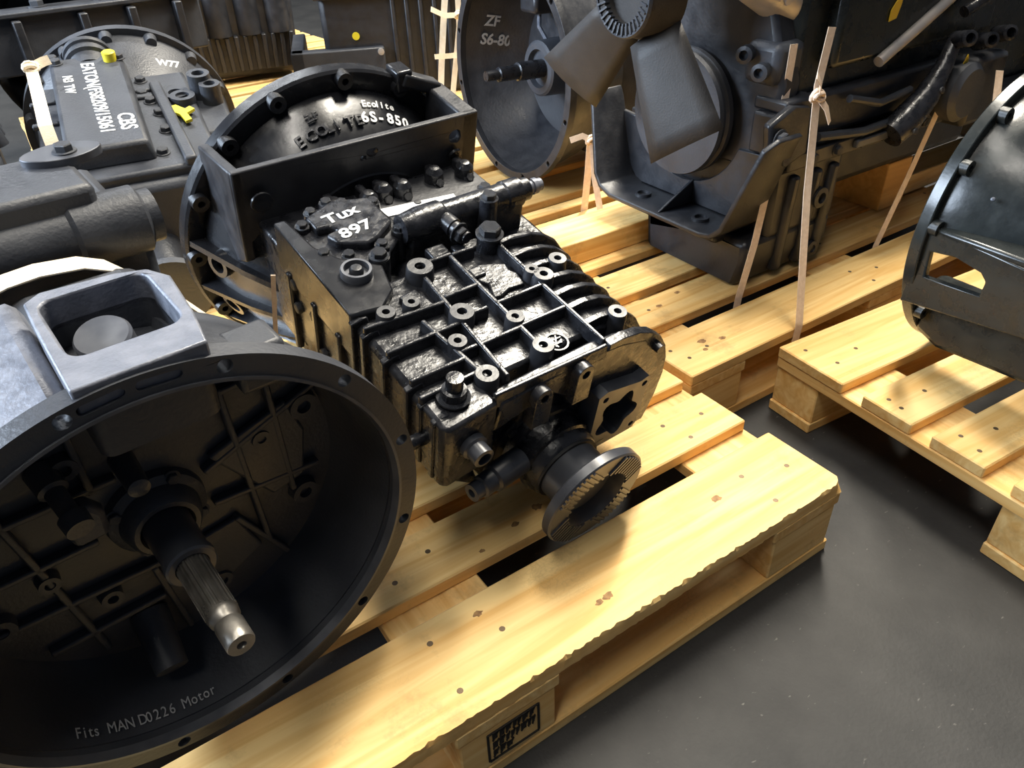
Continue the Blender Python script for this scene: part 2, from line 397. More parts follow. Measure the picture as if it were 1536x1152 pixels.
# branded stamp on the middle block of the near pallet: frame and rows of unreadable burned marks
g = G(); rnd = random.Random(5)
x0, x1, z0, z1 = -.632, -.560, .034, .090
for a, b in (((x0, 0, z0), (x1, 0, z0)), ((x0, 0, z1), (x1, 0, z1)), ((x0, 0, z0), (x0, 0, z1)), ((x1, 0, z0), (x1, 0, z1))):
    g.bar(V3(a) + V3((1.2, .0004, 0)), V3(b) + V3((1.2, .0004, 0)), .0012, .003, up=(0, 1, 0) if a[2] == b[2] else (1, 0, 0))
for r in range(3):
    x = x0 + .006
    while x < x1 - .008:
        w = rnd.uniform(.004, .010); h = .0155
        zb = z0 + .004 + r * .0175
        if not (r == 0 and x > x0 + .035):
            g.box((x + 1.2, .0003, zb + rnd.uniform(0, .004)), (x + w * .8 + 1.2, .0008, zb + h - rnd.uniform(0, .003)))
            g.bar((x + 1.2, .0004, zb), (x + w + 1.2, .0004, zb + h), .0012, .0025, up=(0, 1, 0))
        x += w + rnd.uniform(.0005, .002)
part('branded_mark', g, BURN, PA, (0, -.0002, 0))
# knots on the near boards
def knot(parent, x, y, r, m=KNOT):
    g = G(); rn = random.Random(int(x * 1000)); pts = [(r * (1 + .3 * rn.uniform(-1, 1)) * cos(2 * pi * i / 14) * 1.5, r * (1 + .3 * rn.uniform(-1, 1)) * sin(2 * pi * i / 14)) for i in range(14)]
    g.prism(pts, Matrix.Translation((x, y, .1437)), .0006); bd = min((b for b in DECKS[parent.name] if b.location.y <= y), key=lambda b: y - b.location.y); part('knot', g, m, bd, Matrix.Translation(-bd.location))
for x, y, r in ((.78, .042, .005), (.765, .040, .004), (.80, .225, .006), (.755, .215, .004), (.69, .20, .003), (1.02, .085, .006), (.63, .115, .004)): knot(PA, x, y, r)
for x, y, r in ((.13, .225, .005), (.2, .245, .005), (.1, .075, .006), (.14, .06, .005), (.085, .05, .004)): knot(PB, x, y, r)

# ------------------------------------------------------------------ main gearbox (six-speed, glossy black)
def gearframe(o, u, v, w, base_s):
    """matrix with local x = v, y = -u, z = w, moved to the base point under s = base_s"""
    o = V3(o); u = V3(u); v = V3(v); w = V3(w)
    R = Matrix(((v.x, -u.x, w.x), (v.y, -u.y, w.y), (v.z, -u.z, w.z))).to_4x4()
    c = o + u * base_s; base = V3((c.x, c.y, .144))
    M = Matrix.Translation(base) @ R
    off = M.inverted() @ (Matrix.Translation(o) @ R)      # part offset: maps axis coordinates into the thing's frame
    return M, off
def uvw(yaw, pitch, roll=0):
    u = V3((sin(yaw) * cos(pitch), -cos(yaw) * cos(pitch), -sin(pitch))); v = V3((cos(yaw), sin(yaw), 0)); w = v.cross(-u)
    c, s = cos(roll), sin(roll)
    return u, c * v + s * w, -s * v + c * w
L3 = lambda v, s, w: V3((v, -s, w))
TOP = V3((0, 0, 1)); OUT = V3((0, -1, 0)); RT = V3((1, 0, 0)); LF = V3((-1, 0, 0))

M1, off1 = gearframe((-.4122, .8448, .4029), (.05212726, -.96833433, -.2441544), (.9986403, .05040977, .01328205), (-.00055, -.24451, .969645), .3)
GB = thing('gearbox', 'glossy black six-speed gearbox with ribbed top and toothed round output flange', 'gearbox', M1, 'gearboxes on the pallets')
def p1(name, g, m=GLOSS, bevel=0, label=None, smooth=32, parent=None): return part(name, g, m, parent or GB, None if parent else off1, bevel, label, smooth)
def put1(kind, pos, n, r, m=GLOSS, name=None, zs=1.0):
    o = put(kind, m, GB, pos, n, r, name, zs); o.matrix_basis = off1 @ o.matrix_basis; return o

# bell housing: flange ring, dome, box walls
RB = .267
g = G()
g.lathe([(.0, RB), (.0, .226), (-.02, .226), (-.026, .238), (-.026, RB - .004), (-.022, RB)], (0, 0, 0), (0, 1, 0), 96, close=True)
g.lathe([(-.018, .236), (-.045, .226), (-.075, .212), (-.105, .195), (-.128, .172), (-.145, .15), (-.145, 0)], (0, 0, 0), (0, 1, 0), 72)
bell = p1('bell_housing', g, GLOSS2)
for a in (60, 84, 110, 132, 155, 178, 205, 230, 255, 280, 305, 330):
    c = L3((RB - .014) * cos(radians(a)), .024, (RB - .014) * sin(radians(a)))
    o = put('boss', GLOSS2, bell, c, OUT, .0135, 'flange_boss')
# square lug on the rim
g = G(); g.box((.118, -.040, .212), (.148, -.0, .249)); p1('rim_lug', g, GLOSS2, .004)
# box walls around the top opening
g = G()
poly = [(-.21, .213), (.21, .213), (.21, .118), (.205, .105), (-.165, .115), (-.21, .08)]
g.prism(poly, Matrix.Translation((0, -.143, 0)) @ Matrix(((1, 0, 0, 0), (0, 0, -1, 0), (0, 1, 0, 0), (0, 0, 0, 1))), -.012, [ngon(.0035, 12, -.004, .183), ngon(.0105, 16, .166, .178)])
p1('bell_rear_plate', g, SATIN, .0025)
g = G()
g.prism([(-.012, .19), (-.143, .213), (-.143, .06), (-.02, -.02)], Matrix.Translation((-.21, 0, 0)) @ Matrix(((0, 0, 1, 0), (1, 0, 0, 0), (0, 1, 0, 0), (0, 0, 0, 1))), .016)
p1('bell_side_wall', g, SATIN, .003)
g = G()
g.prism([(-.03, .213), (-.143, .213), (-.143, .08), (-.03, .05)], Matrix.Translation((.178, 0, 0)) @ Matrix(((0, 0, 1, 0), (1, 0, 0, 0), (0, 1, 0, 0), (0, 0, 0, 1))), .032)
p1('bell_side_wall', g, SATIN, .004)
g = G(); g.bar(L3(.13, .028, .235), L3(.20, .03, .206), .03, .022); p1('rim_shoulder', g, SATIN, .004)
# cone below the plate and radial webs on the flanks
g = G(); g.lathe([(-.03, .235), (-.1, .215), (-.15, .19), (-.21, .168)], (0, 0, 0), (0, 1, 0), 48, a0=radians(152), a1=radians(388), hint=(0, 0, 1)); p1('bell_cone', g, GLOSS2)
for a in (172, 192, 212, 232, 252, 300, 330, 0):
    a = radians(a); d = V3((cos(a), 0, sin(a)))
    g = G(); pts = [d * .235 + V3((0, -.024, 0)), d * .262 + V3((0, -.024, 0)), d * .215 + V3((0, -.13, 0)), d * .175 + V3((0, -.20, 0)), d * .16 + V3((0, -.16, 0))]
    tn = V3((-sin(a), 0, cos(a))) * .005
    A = [g.bm.verts.new(p - tn) for p in pts]; B = [g.bm.verts.new(p + tn) for p in pts]
    g._f(A); g._f(B[::-1])
    for i in range(5): g._f([A[i], A[(i + 1) % 5], B[(i + 1) % 5], B[i]])
    p1('web', g, GLOSS2)
for a in (176, 198, 222, 246):
    a = radians(a); c = V3((.225 * cos(a), -.07, .225 * sin(a)))
    g = G(); g.lathe([(-.02, .024), (.012, .022), (.012, .014), (-.01, .013), (-.01, 0)], c, V3((cos(a), -.35, sin(a))), 20); p1('pocket', g, GLOSS2)
# dome stud and patches, plate marks
g = G(); g.lathe([(0, .017), (.03, .014), (.034, .010), (.034, 0)], L3(.012, .118, .172), V3((0, -.6, .8)), 20); p1('dome_stud', g, GLOSS)
g = G(); g.lathe([(0, .017), (.003, .0165), (.004, .012), (.003, 0)], L3(-.176, .1545, .164), OUT, 20); p1('plate_boss', g, GLOSS2)
g = G(); g.lathe([(0, .012), (.004, .011), (.004, 0)], L3(.163, .148, .15), V3((0, -.8, -.3)), 16); p1('plate_boss', g, GLOSS2)
# cast and hand-written lettering over the dome
def dome_text(s, a_mid, sax, size, m, rr, bold=0, depth=.0006, sh=0, step=.66):
    n = len(s); slope = V3((0, -.38, 0))
    for i, ch in enumerate(s):
        if ch == ' ': continue
        a = radians(a_mid) - (i - (n - 1) / 2) * size * step / rr
        rad = V3((cos(a), 0, sin(a))); tan = V3((sin(a), 0, -cos(a)))
        nr = (rad * .85 + V3((0, -.5, 0))).normalized()
        o = text(ch, size, m, GB, rad * rr + V3((0, -sax, 0)) + nr * (.0012 if m is CHALK else .0034) - tan * size * .35, tan, nr, depth, sh, bold)
        o.matrix_basis = off1 @ o.matrix_basis
dome_text('ECOLITE', 97, .088, .025, GLOSS, .2045, .0006, .0022)
dome_text('ZF', 101, .063, .018, GLOSS, .2185, .0006, .0016)
dome_text('Ecolite', 70.5, .058, .017, CHALK, .2205, .0005, .0003, .1, .52)
dome_text('6S-850', 69, .084, .026, CHALK, .2078, .0008, .0003, .1, .60)

# front case
g = G()
g.prism([(-.182, .125), (.185, .125), (.195, .06), (.19, -.05), (.14, -.125), (-.12, -.125), (-.182, -.04)], Matrix.Translation((0, -.135, 0)) @ Matrix(((1, 0, 0, 0), (0, 0, -1, 0), (0, 1, 0, 0), (0, 0, 0, 1))), .305)
p1('front_case', g, GLOSS, .006)
g = G()
g.prism([(-.190, -.225), (-.190, -.445), (-.150, -.452), (-.118, -.425), (-.105, -.375), (-.148, -.335), (-.165, -.30), (-.172, -.225)], Matrix.Translation((0, 0, .10)), .078)
p1('side_rail', g, GLOSS2, .004)
g = G(); g.box((-.186, -.43, -.01), (-.178, -.24, .12)); p1('side_wall_panel', g, GLOSS2, .003)
for s_ in (.255, .33, .40):
    g = G(); g.box((-.194, -s_ - .012, -.03), (-.183, -s_, .115)); p1('side_rib', g, GLOSS2, .003)
for s_, w_ in ((.27, .10), (.275, .06), (.33, .085), (.35, .03)): put1('cap', L3(-.186, s_, w_), LF, .009)
# sealing ring and dark core
g = G(); g.lathe([(-.012, .021), (.010, .0215), (.013, .020), (.013, .0165), (.004, .0155), (.004, 0)], L3(-.145, .379, .176), TOP, 32); p1('sealing_ring', g, MACH, label='bright steel ring around a recessed plug')
g = G(); g.lathe([(0, .0095), (.006, .0095), (.010, .007), (.011, 0)], L3(-.145, .379, .180), TOP, 20); p1('recessed_plug', g, SATIN)
# cover with hand-written number
g = G()
cov = [(-.165, -.245), (-.140, -.215), (-.095, -.205), (-.040, -.228), (-.030, -.31), (-.075, -.345), (-.090, -.368), (-.125, -.345), (-.168, -.325)]
g.prism(cov, Matrix.Translation((0, 0, .12)), .048); p1('cover_pedestal', g, GLOSS, .004)
g = G()
g.prism([(-.148, -.238), (-.10, -.218), (-.045, -.236), (-.045, -.30), (-.078, -.322), (-.10, -.33), (-.135, -.31), (-.142, -.288), (-.122, -.284), (-.127, -.272), (-.147, -.270)], Matrix.Translation((0, 0, .165)), .016)
p1('top_cover', g, GLOSS, .004)
for s_, v_ in ((.248, -.158), (.225, -.134), (.213, -.104), (.225, -.085), (.242, -.044), (.317, -.045), (.336, -.083), (.336, -.133), (.317, -.160)):
    g = G(); g.cyl(L3(v_, s_, .13), L3(v_, s_, .174), .0125, .0105, 18); p1('bolt_boss', g, GLOSS)
    put1('hex', L3(v_, s_, .174), TOP, .0078)
g = G(); g.cyl(L3(-.101, .360, .12), L3(-.101, .360, .178), .0165, .0145, 18); p1('bolt_boss', g, GLOSS); put1('hex', L3(-.101, .360, .178), TOP, .0105)
for s_, t_ in ((.249, 'Tux'), (.288, '897')):
    o = text(t_, .034, CHALK, GB, L3(-.130 + (.004 if t_ == '897' else 0), s_ + .020, .1817), (1, .12, 0), TOP, .0003, .1, .0007, yscale=.85); o.matrix_basis = off1 @ o.matrix_basis
# lower deck right of the cover with bolt towers and plain white strip
g = G(); g.box((-.03, -.305, .118), (.185, -.15, .128)); p1('deck_plate', g, SATIN, .003)
for v_, s_ in ((-.075, .178), (.011, .175), (.042, .182), (.108, .172), (.162, .180), (-.02, .185)):
    g = G(); g.lathe([(0, .017), (.022, .0145), (.03, .008), (.032, 0)], L3(v_, s_, .122), TOP, 20); p1('bolt_tower', g, GLOSS)
    g = G(); g.bar(L3(v_, .15, .135), L3(v_, s_, .135), .014, .024); p1('tower_web', g, GLOSS, .004)
    put1('hex', L3(v_, s_ + .014, .130), V3((0, -.8, .6)), .0075)
for v_, s_ in ((.05, .215), (.09, .235), (.165, .225)): put1('cap', L3(v_, s_, .127), TOP, .006, SATIN)
g = G(); g.bar(L3(-.02, .214, .1292), L3(.112, .232, .1292), .022, .0014); p1('white_strip', g, STRIPW, label='plain white strip')
g = G(); g.box((.10, -.262, .128), (.16, -.245, .133)); p1('deck_ridge', g, GLOSS, .002)
# transverse shift cylinder
cz = .178; cs = .322
g = G(); g.lathe([(0, 0), (0, .020), (.03, .0245), (.065, .0245), (.07, .0205), (.175, .0205), (.178, .0225), (.205, .0225), (.207, .0175), (.222, .0175), (.222, 0)], L3(-.045, cs, cz), V3((1, 0, 0)), 28); p1('shift_cylinder', g, GLOSS)
g = G(); g.cyl(L3(.176, cs, cz), L3(.205, cs, cz), .0105, .010, 18); g.lathe([(.012, .0125), (.02, .0125)], L3(.176, cs, cz), RT, 18); p1('cylinder_tip', g, PALEALU)
g = G(); g.box((-.04, -cs - .02, .12), (.16, -cs + .018, cz)); p1('cylinder_saddle', g, GLOSS, .005)
g = G(); g.lathe([(0, .014), (.02, .014), (.021, .0115), (.032, .0115), (.033, .009), (.048, .009), (.048, 0)], L3(.018, .338, .182), V3((.15, -1, -.05)), 18); p1('hose_fitting', g, GLOSS)
put1('hex', L3(.020, .370, .181), V3((.15, -1, -.05)), .0125, name='fitting_nut')
g = G(); g.cyl(L3(.085, .350, .12), L3(.085, .350, .205), .0155, .013, 18); p1('bolt_boss', g, GLOSS); put1('hex', L3(.085, .350, .205), TOP, .0105)
g = G(); g.cyl(L3(.12, .293, .12), L3(.12, .293, .178), .010, .0085, 14); p1('bolt_boss', g, GLOSS); put1('hex', L3(.12, .293, .178), TOP, .0085)
g = G(); g.box((.005, -.392, .13), (.05, -.372, .165)); g.box((-.03, -.385, .13), (0, -.36, .165)); p1('deck_block', g, GLOSS, .003)

# rear case with ribbed deck
DK = .163; RT_ = .180
g = G()
g.prism([(-.186, .158), (-.178, DK), (.085, DK), (.13, .152), (.165, .12), (.18, .07), (.18, -.04), (.13, -.10), (-.06, -.10), (-.11, .0), (-.186, .068)], Matrix.Translation((0, -.395, 0)) @ Matrix(((1, 0, 0, 0), (0, 0, -1, 0), (0, 1, 0, 0), (0, 0, 0, 1))), .214)
rear = p1('rear_case', g, GLOSS, .005)
g = G()   # overhanging rim of the deck
g.prism([(-.115, .118), (-.108, .166), (-.03, .170), (.04, .172), (.085, .168), (.13, .154), (.165, .122), (.178, .075), (.160, .06), (.12, .06), (.05, .08), (-.03, .138)], Matrix.Translation((0, -.628, 0)) @ Matrix(((1, 0, 0, 0), (0, 0, -1, 0), (0, 1, 0, 0), (0, 0, 0, 1))), .024)
p1('rear_rim', g, GLOSS, .004)
def rib(a, b, wd=.0075, top=RT_, bot=DK - .004):
    g = G(); a = V3((a[0], -a[1], 0)); b = V3((b[0], -b[1], 0)); d = (b - a).normalized(); n = V3((-d.y, d.x, 0))
    vs = []
    for z, k in ((bot, 1.35), (top, .8)):
        for e, sg in ((a, -1), (b, -1), (b, 1), (a, 1)): vs.append(g.bm.verts.new(e + n * sg * wd / 2 * k + V3((0, 0, z))))
    for q in ((3, 2, 1, 0), (4, 5, 6, 7), (0, 1, 5, 4), (1, 2, 6, 5), (2, 3, 7, 6), (3, 0, 4, 7)): g._f([vs[i] for i in q])
    p1('deck_rib', g, GLOSS, .0018, parent=rear)
for a, b in (((.0576, .40), (.0576, .642)), ((-.017, .405), (-.0185, .612)), ((-.07, .41), (-.083, .628)), ((-.119, .497), (-.105, .618)),
             ((-.07, .402), (-.013, .402)), ((-.07, .473), (-.018, .473)), ((-.018, .516), (.056, .516)), ((-.018, .566), (.056, .566)), ((-.08, .568), (-.018, .568)),
             ((-.07, .515), (-.033, .517)), ((-.188, .474), (-.075, .481)), ((-.185, .524), (-.075, .523)), ((-.185, .577), (-.107, .578)), ((-.108, .566), (-.084, .567)),
             ((-.013, .404), (.022, .405)), ((-.19, .605), (-.10, .604)), ((-.115, .645), (.055, .649))): rib(a, b)
# raised rough casting plates
g = G(); g.prism([(-.008, -.497), (.004, -.499), (.022, -.492), (.046, -.494), (.05, -.47), (.044, -.46), (.048, -.446), (.03, -.437), (.012, -.43), (-.004, -.44), (-.006, -.46), (.002, -.47)], Matrix.Translation((0, 0, DK - .002)), .008); p1('casting_plate', g, GLOSS, .002, parent=rear)
g = G(); g.box((-.009, -.455, DK - .002), (.010, -.436, DK + .010)); p1('casting_pad', g, GLOSS, .002, parent=rear)
g = G(); g.prism([(-.117, -.436), (-.089, -.43), (-.082, -.476), (-.112, -.47)], Matrix.Translation((0, 0, DK - .002)), .009); p1('casting_pad', g, GLOSS, .003, parent=rear)
g = G(); g.lathe([(0, .016), (.0025, .016), (.0025, .0135), (.0012, .0135)], L3(.014, .603, DK), TOP, 28); p1('foundry_mark', g, GLOSS, parent=rear)
for a, b in (((.004, .598), (.024, .598)), ((.008, .61), (.02, .592)), ((.01, .592), (.01, .612)), ((.02, .606), (.004, .606))):
    g = G(); g.bar(L3(*a, DK + .001), L3(*b, DK + .001), .002, .003); p1('foundry_mark', g, GLOSS, parent=rear)
# bosses on the deck
for v_, s_, r_ in ((-.068, .410, .0185), (.068, .504, .0145), (.060, .488, .0105), (-.07, .512, .0165), (-.115, .465, .0115), (-.152, .466, .0125), (-.104, .553, .0125), (-.105, .616, .0150), (-.018, .612, .0145), (.111, .608, .0135), (.112, .481, .0135), (-.017, .553, .0125)):
    tall = .184 if v_ < .1 else .178
    g = G(); g.lathe([(DK - .02 if v_ < .1 else .12, r_ * 1.1), (tall - .003, r_), (tall, r_ * .93), (tall, r_ * .40), (tall - .012, r_ * .38), (tall - .012, 0)], L3(v_, s_, 0), TOP, 26); p1('threaded_boss', g, SATIN, parent=rear)
g = G(); g.cyl(L3(.052, .400, .15), L3(.052, .400, .186), .0185, .0165, 22); p1('bolt_boss', g, GLOSS); put1('hex', L3(.052, .400, .186), TOP, .0155)
# curved cooling fins down the right flank
arc = [(.060, .176), (.085, .1775), (.112, .173), (.138, .161), (.160, .143), (.176, .119), (.187, .09), (.192, .055), (.19, .01), (.18, -.04)]
inner = [(.16, -.04), (.165, .01), (.165, .06), (.15, .10), (.12, .135), (.08, .150), (.06, .152)]
fm = Matrix(((1, 0, 0, 0), (0, 0, -1, 0), (0, 1, 0, 0), (0, 0, 0, 1)))
for k, (s_, sc) in enumerate(((.409, 1.10), (.443, 1.04), (.476, 1.02), (.508, 1.0), (.538, 1.0), (.567, .98), (.601, .97), (.642, 1.02))):
    g = G(); pts = [(.06 + (x - .06) * sc, y) for x, y in arc] + inner
    g.prism(pts, Matrix.Translation((0, -s_ + .0045, 0)) @ fm, .009 if k < 7 else .014); p1('cooling_fin', g, GLOSS, .0025, parent=rear)
g = G(); g.cyl(L3(.155, .640, .13), L3(.155, .662, .13), .008, .007, 12); p1('rim_bolt', g, GLOSS)
# left wall ribs
for s_ in (.447, .475, .524, .577, .606, .634):
    g = G(); g.prism([(-.193, .168), (-.18, .172), (-.17, .172), (-.12, .01), (-.13, .01), (-.193, .068)], Matrix.Translation((0, -s_ + .004, 0)) @ fm, .009); p1('side_rib', g, GLOSS, .002)
# front-left corner column
g = G(); g.prism([(-.190, -.607), (-.190, -.650), (-.182, -.658), (-.112, -.652), (-.112, -.607)], Matrix.Translation((0, 0, .062)), .109); p1('corner_column', g, GLOSS, .005)
g = G(); g.lathe([(0, .017), (.004, .017), (.004, .0145), (.018, .0145), (.019, .0105), (.036, .0100), (.037, 0)], L3(-.154, .620, .171), TOP, 20); p1('breather_plug', g, GLOSS)
put1('hex', L3(-.154, .620, .174), TOP, .0155, name='breather_nut')
g = G(); g.lathe([(0, .017), (.008, .017), (.010, .0135), (.026, .0135), (.027, .009), (.016, .008), (.016, 0)], L3(-.150, .656, .125), OUT, 20); p1('drain_plug', g, YOKE)
g = G(); g.lathe([(0, .009), (.02, .009), (.022, .006), (.022, 0)], L3(-.19, .612, .115), LF, 12); p1('side_stud', g, GLOSS)
# sensor lying across the lower front
g = G(); g.lathe([(0, .019), (.05, .019), (.053, .0155), (.072, .0155), (.074, .0125), (.088, .0125), (.088, .006), (.07, .006), (.07, 0)], L3(-.058, .648, .020), V3((-1, -.14, .06)), 22); p1('speed_sensor', g, YOKE)
# lugs on the rear rim
for v_, w_ in ((.012, .150), (-.052, .143)):
    g = G(); out = [(.013 * cos(radians(a)) + v_, .013 * sin(radians(a)) + w_ + .012) for a in range(0, 181, 20)] + [(v_ - .014, w_ - .038), (v_ + .014, w_ - .038)]
    g.prism(out, Matrix.Translation((0, -.645, 0)) @ fm, .02, [ngon(.006, 12, v_, w_ + .011)]); p1('lifting_lug', g, GLOSS, .003)
g = G(); g.bar(L3(-.03, .618, .14), L3(-.045, .612, .04), .012, .014, up=(0, 1, 0)); g.bar(L3(-.085, .618, .14), L3(-.088, .612, .03), .012, .014, up=(0, 1, 0)); p1('face_rib', g, GLOSS, .003)
# side power take-off block with lobed opening
g = G()
ctr = (.091, .043)
outl = [(.044, .102), (.058, .108), (.122, .094), (.136, .098), (.143, .088), (.138, .070), (.140, .02), (.140, -.004), (.130, -.012), (.066, -.012), (.050, -.016), (.042, -.006), (.046, .02)]
hole = [(ctr[0] + (.0335 + .006 * cos(5 * t + .6)) * cos(t), ctr[1] + (.0355 + .006 * cos(5 * t + .6)) * sin(t) * 1.08) for t in [2 * pi * i / 40 for i in range(40)]]
g.prism(outl, Matrix.Translation((0, -.640, 0)) @ fm, .030, [hole, ngon(.005, 10, .058, .092), ngon(.005, 10, .131, .085), ngon(.005, 10, .130, .0), ngon(.005, 10, .056, -.004)])
p1('take_off_flange', g, MACH, .002)
g = G(); g.prism(rrect(.048, -.010, .138, .098, .008), Matrix.Translation((0, -.600, 0)) @ fm, .041, [hole]); p1('take_off_box', g, GLOSS, .002)
# output neck, seal and toothed flange
g = G(); g.lathe([(.58, .076), (.616, .076), (.620, .066), (.632, .064), (.634, .060), (.652, .058), (.654, .060), (.662, .060), (.664, .056), (.676, .054), (.680, .051), (.683, 0)], (0, 0, 0), OUT, 48); p1('output_neck', g, GLOSS)
for a in (50, 95, 140, 200, 250, 300):
    put1('hex', L3(.069 * cos(radians(a)), .616, .069 * sin(radians(a))), OUT, .0075)
g = G(); g.lathe([(.678, .0505), (.684, .0505), (.684, .03)], (0, 0, 0), OUT, 40); p1('seal_ring', g, VOID)
g = G(); g.lathe([(.682, 0), (.682, .046), (.715, .0455), (.722, .048), (.726, .0765), (.729, .0802), (.741, .0802), (.743, .078), (.743, .048), (.735, .045), (.722, .043), (.722, 0)], (0, 0, 0), OUT, 72); oflange = p1('output_flange', g, YOKE)
for half in (0, 1):
    for i in range(-7, 8):
        y = i * .0075
        a = .048; b = .0775
        x0 = math.sqrt(max(a * a - y * y, 0)) + .001; x1 = math.sqrt(b * b - y * y) - .001
        th = radians(40 + 90 * half)
        for sg in (1, -1):
            if half == 1 and abs(y) > .03: continue
            if half == 0 and abs(i) > 4: continue
            A = V3((cos(th) * x0 * sg - sin(th) * y, -.743, sin(th) * x0 * sg + cos(th) * y)); B = V3((cos(th) * x1 * sg - sin(th) * y, -.743, sin(th) * x1 * sg + cos(th) * y))
            g = G(); g.bar(A, B, .0036, .005, up=OUT); p1('flange_tooth', g, YOKE, parent=oflange)

# ------------------------------------------------------------------ foreground gearbox with the big open bell housing
M2, off2 = gearframe((-.8452, .1296, .3819), (.10469405, -.99024411, -.09195516), (.99443487, .10533225, -.00210135), (.01176669, -.09122342, .99576093), -.1)
FB = thing('gearbox', 'slate grey gearbox with a wide open bell housing and bare splined shaft', 'gearbox', M2, 'gearboxes on the pallets')
def p2(name, g, m=SLATE, bevel=0, label=None, smooth=32, parent=None): return part(name, g, m, parent or FB, None if parent else off2, bevel, label, smooth)
def put2(kind, pos, n, r, m=SLATE, name=None, zs=1.0):
    o = put(kind, m, FB, pos, n, r, name, zs); o.matrix_basis = off2 @ o.matrix_basis; return o
R2 = .239
holes = [ngon(.0068, 14, .2290 * cos(radians(a)), .2290 * sin(radians(a))) for a in [12 + 30 * k for k in range(12)]]
for a in (84.5, 95.0):
    holes.append(slot(.2290 * cos(radians(a)), .2290 * sin(radians(a)), .026, .0045, radians(a + 90)))
g = G(); g.prism(ngon(R2, 144), Matrix.Translation((0, .02, 0)) @ fm, .02, [ngon(.2165, 120)] + holes); fl = p2('bell_flange', g, SLATED, .0012)
g = G(); g.lathe([(.002, .2185), (-.002, .2185), (-.002, .2155), (.008, .2135), (.008, .2185)], (0, 0, 0), (0, 1, 0), 120, close=True); p2('pilot_lip', g, MACH)
g = G()
g.lathe([(.018, .222), (.03, .224), (.10, .216), (.16, .20), (.22, .17), (.22, .10), (.125, .10), (.116, .196), (.095, .204), (.05, .2115), (.018, .2145)], (0, 0, 0), (0, 1, 0), 96, a0=radians(106), a1=radians(440), close=True, hint=(0, 0, 1))
p2('bell_housing', g, SLATE)
# end wall with its rib grid and bosses
EW = .115
g = G(); g.lathe([(EW, 0), (EW, .197), (EW + .02, .197)], (0, 0, 0), (0, 1, 0), 72); ewall = p2('end_wall', g, SLATED)
def wrib(a, b, wd=.007, h=.012):
    g = G(); K = 1.16; g.bar(V3((a[0] * K, EW - h / 2 + .001, a[1] * K)), V3((b[0] * K, EW - h / 2 + .001, b[1] * K)), wd, h, up=(0, 1, 0)); p2('wall_rib', g, SLATED, .002, parent=ewall)
for a, b in (((-.16, .055), (-.02, .055)), ((-.11, .10), (-.08, -.13)), ((-.17, .0), (-.05, .0)), ((-.165, -.05), (.0, -.058)), ((-.04, .12), (-.04, .05)), ((.045, .02), (.17, .07)), ((.045, -.02), (.15, -.03)),
             ((.075, .10), (.085, -.10)), ((.115, .10), (.12, -.05)), ((.0, .09), (.12, .10)), ((-.02, -.06), (-.01, -.16)), ((.06, -.05), (.10, -.13)), ((-.12, -.10), (-.02, -.10)), ((.02, .12), (.10, .14)), ((-.15, .10), (-.05, .115))):
    wrib(a, b)
for x, z, r in ((-.125, .035, .011), (-.13, .085, .013), (.06, .085, .012), (.10, .03, .010), (.145, .045, .016), (-.095, -.02, .010), (-.14, -.045, .014), (.03, -.12, .012), (-.06, -.07, .011), (.13, -.06, .015), (-.05, .085, .012)):
    g = G(); g.lathe([(-.002, r * 1.15), (.012, r), (.012, r * .5), (.005, r * .45), (.005, 0)], (x * 1.16, EW, z * 1.16), (0, -1, 0), 18); p2('wall_boss', g, SLATED, parent=ewall)
# raised panels and side pockets in the bell
g = G(); g.prism([(.06, .04), (.15, .07), (.165, .02), (.155, -.04), (.115, -.05), (.09, -.01)], Matrix.Translation((0, EW, 0)) @ fm, .010); p2('wall_panel', g, SLATED, .003, parent=ewall)
g = G(); g.prism([(-.02, -.07), (.07, -.06), (.09, -.12), (.03, -.15), (-.02, -.14)], Matrix.Translation((0, EW, 0)) @ fm, .008); p2('wall_panel', g, SLATED, .003, parent=ewall)
g = G(); g.cyl((-.045, EW, -.14), (-.05, .055, -.17), .020, .017, 24); p2('fork_stop', g, SLATE)
# clutch fork cross shaft above the sleeve
g = G(); g.lathe([(0, .014), (.025, .013), (.027, .009), (.055, .0085), (.057, .0125), (.072, .012), (.072, 0)], (-.075, EW, .10), V3((.12, -1, -.30)), 20); p2('fork_shaft', g, SLATE)
g = G(); g.prism([(-.018, 0), (-.008, .02), (.008, .022), (.018, .006), (.016, -.02), (-.014, -.02)], Matrix.Translation((-.062, .085, .062)) @ fm, .02); p2('fork_lever', g, SLATE, .005)
g = G(); g.lathe([(0, .012), (.05, .010), (.052, .006), (.052, 0)], (-.012, EW, .078), (0, -1, 0), 18); p2('guide_pin', g, SLATE)
# bearing retainer, sleeve and splined shaft
g = G(); g.lathe([(-EW, .050), (-.105, .048), (-.100, .040), (-.085, .036), (-.080, .032), (-.080, .027), (-.09, .024)], (0, 0, 0), OUT, 48); p2('bearing_retainer', g, SLATE)
for a in (60, 150, 240, 330): put2('hex', V3((.044 * cos(radians(a)), .105, .044 * sin(radians(a)))), OUT, .0065)
g = G(); g.lathe([(-.11, .0245), (-.036, .0225), (-.030, .0245), (-.022, .0245), (-.020, .0225), (-.020, .0165), (-.04, .016)], (0, 0, 0), OUT, 48); p2('guide_sleeve', g, YOKE)
g = G()
n = 22; prof = []
for i in range(n):
    a = 2 * pi * i / n; da = 2 * pi / n
    for k, r in ((-.28, .0132), (-.16, .0153), (.16, .0153), (.28, .0132)): prof.append((r * cos(a + k * da), r * sin(a + k * da)))
g.prism(prof, Matrix.Translation((0, .05, 0)) @ fm, .094); p2('splined_shaft', g, STEEL, smooth=0)
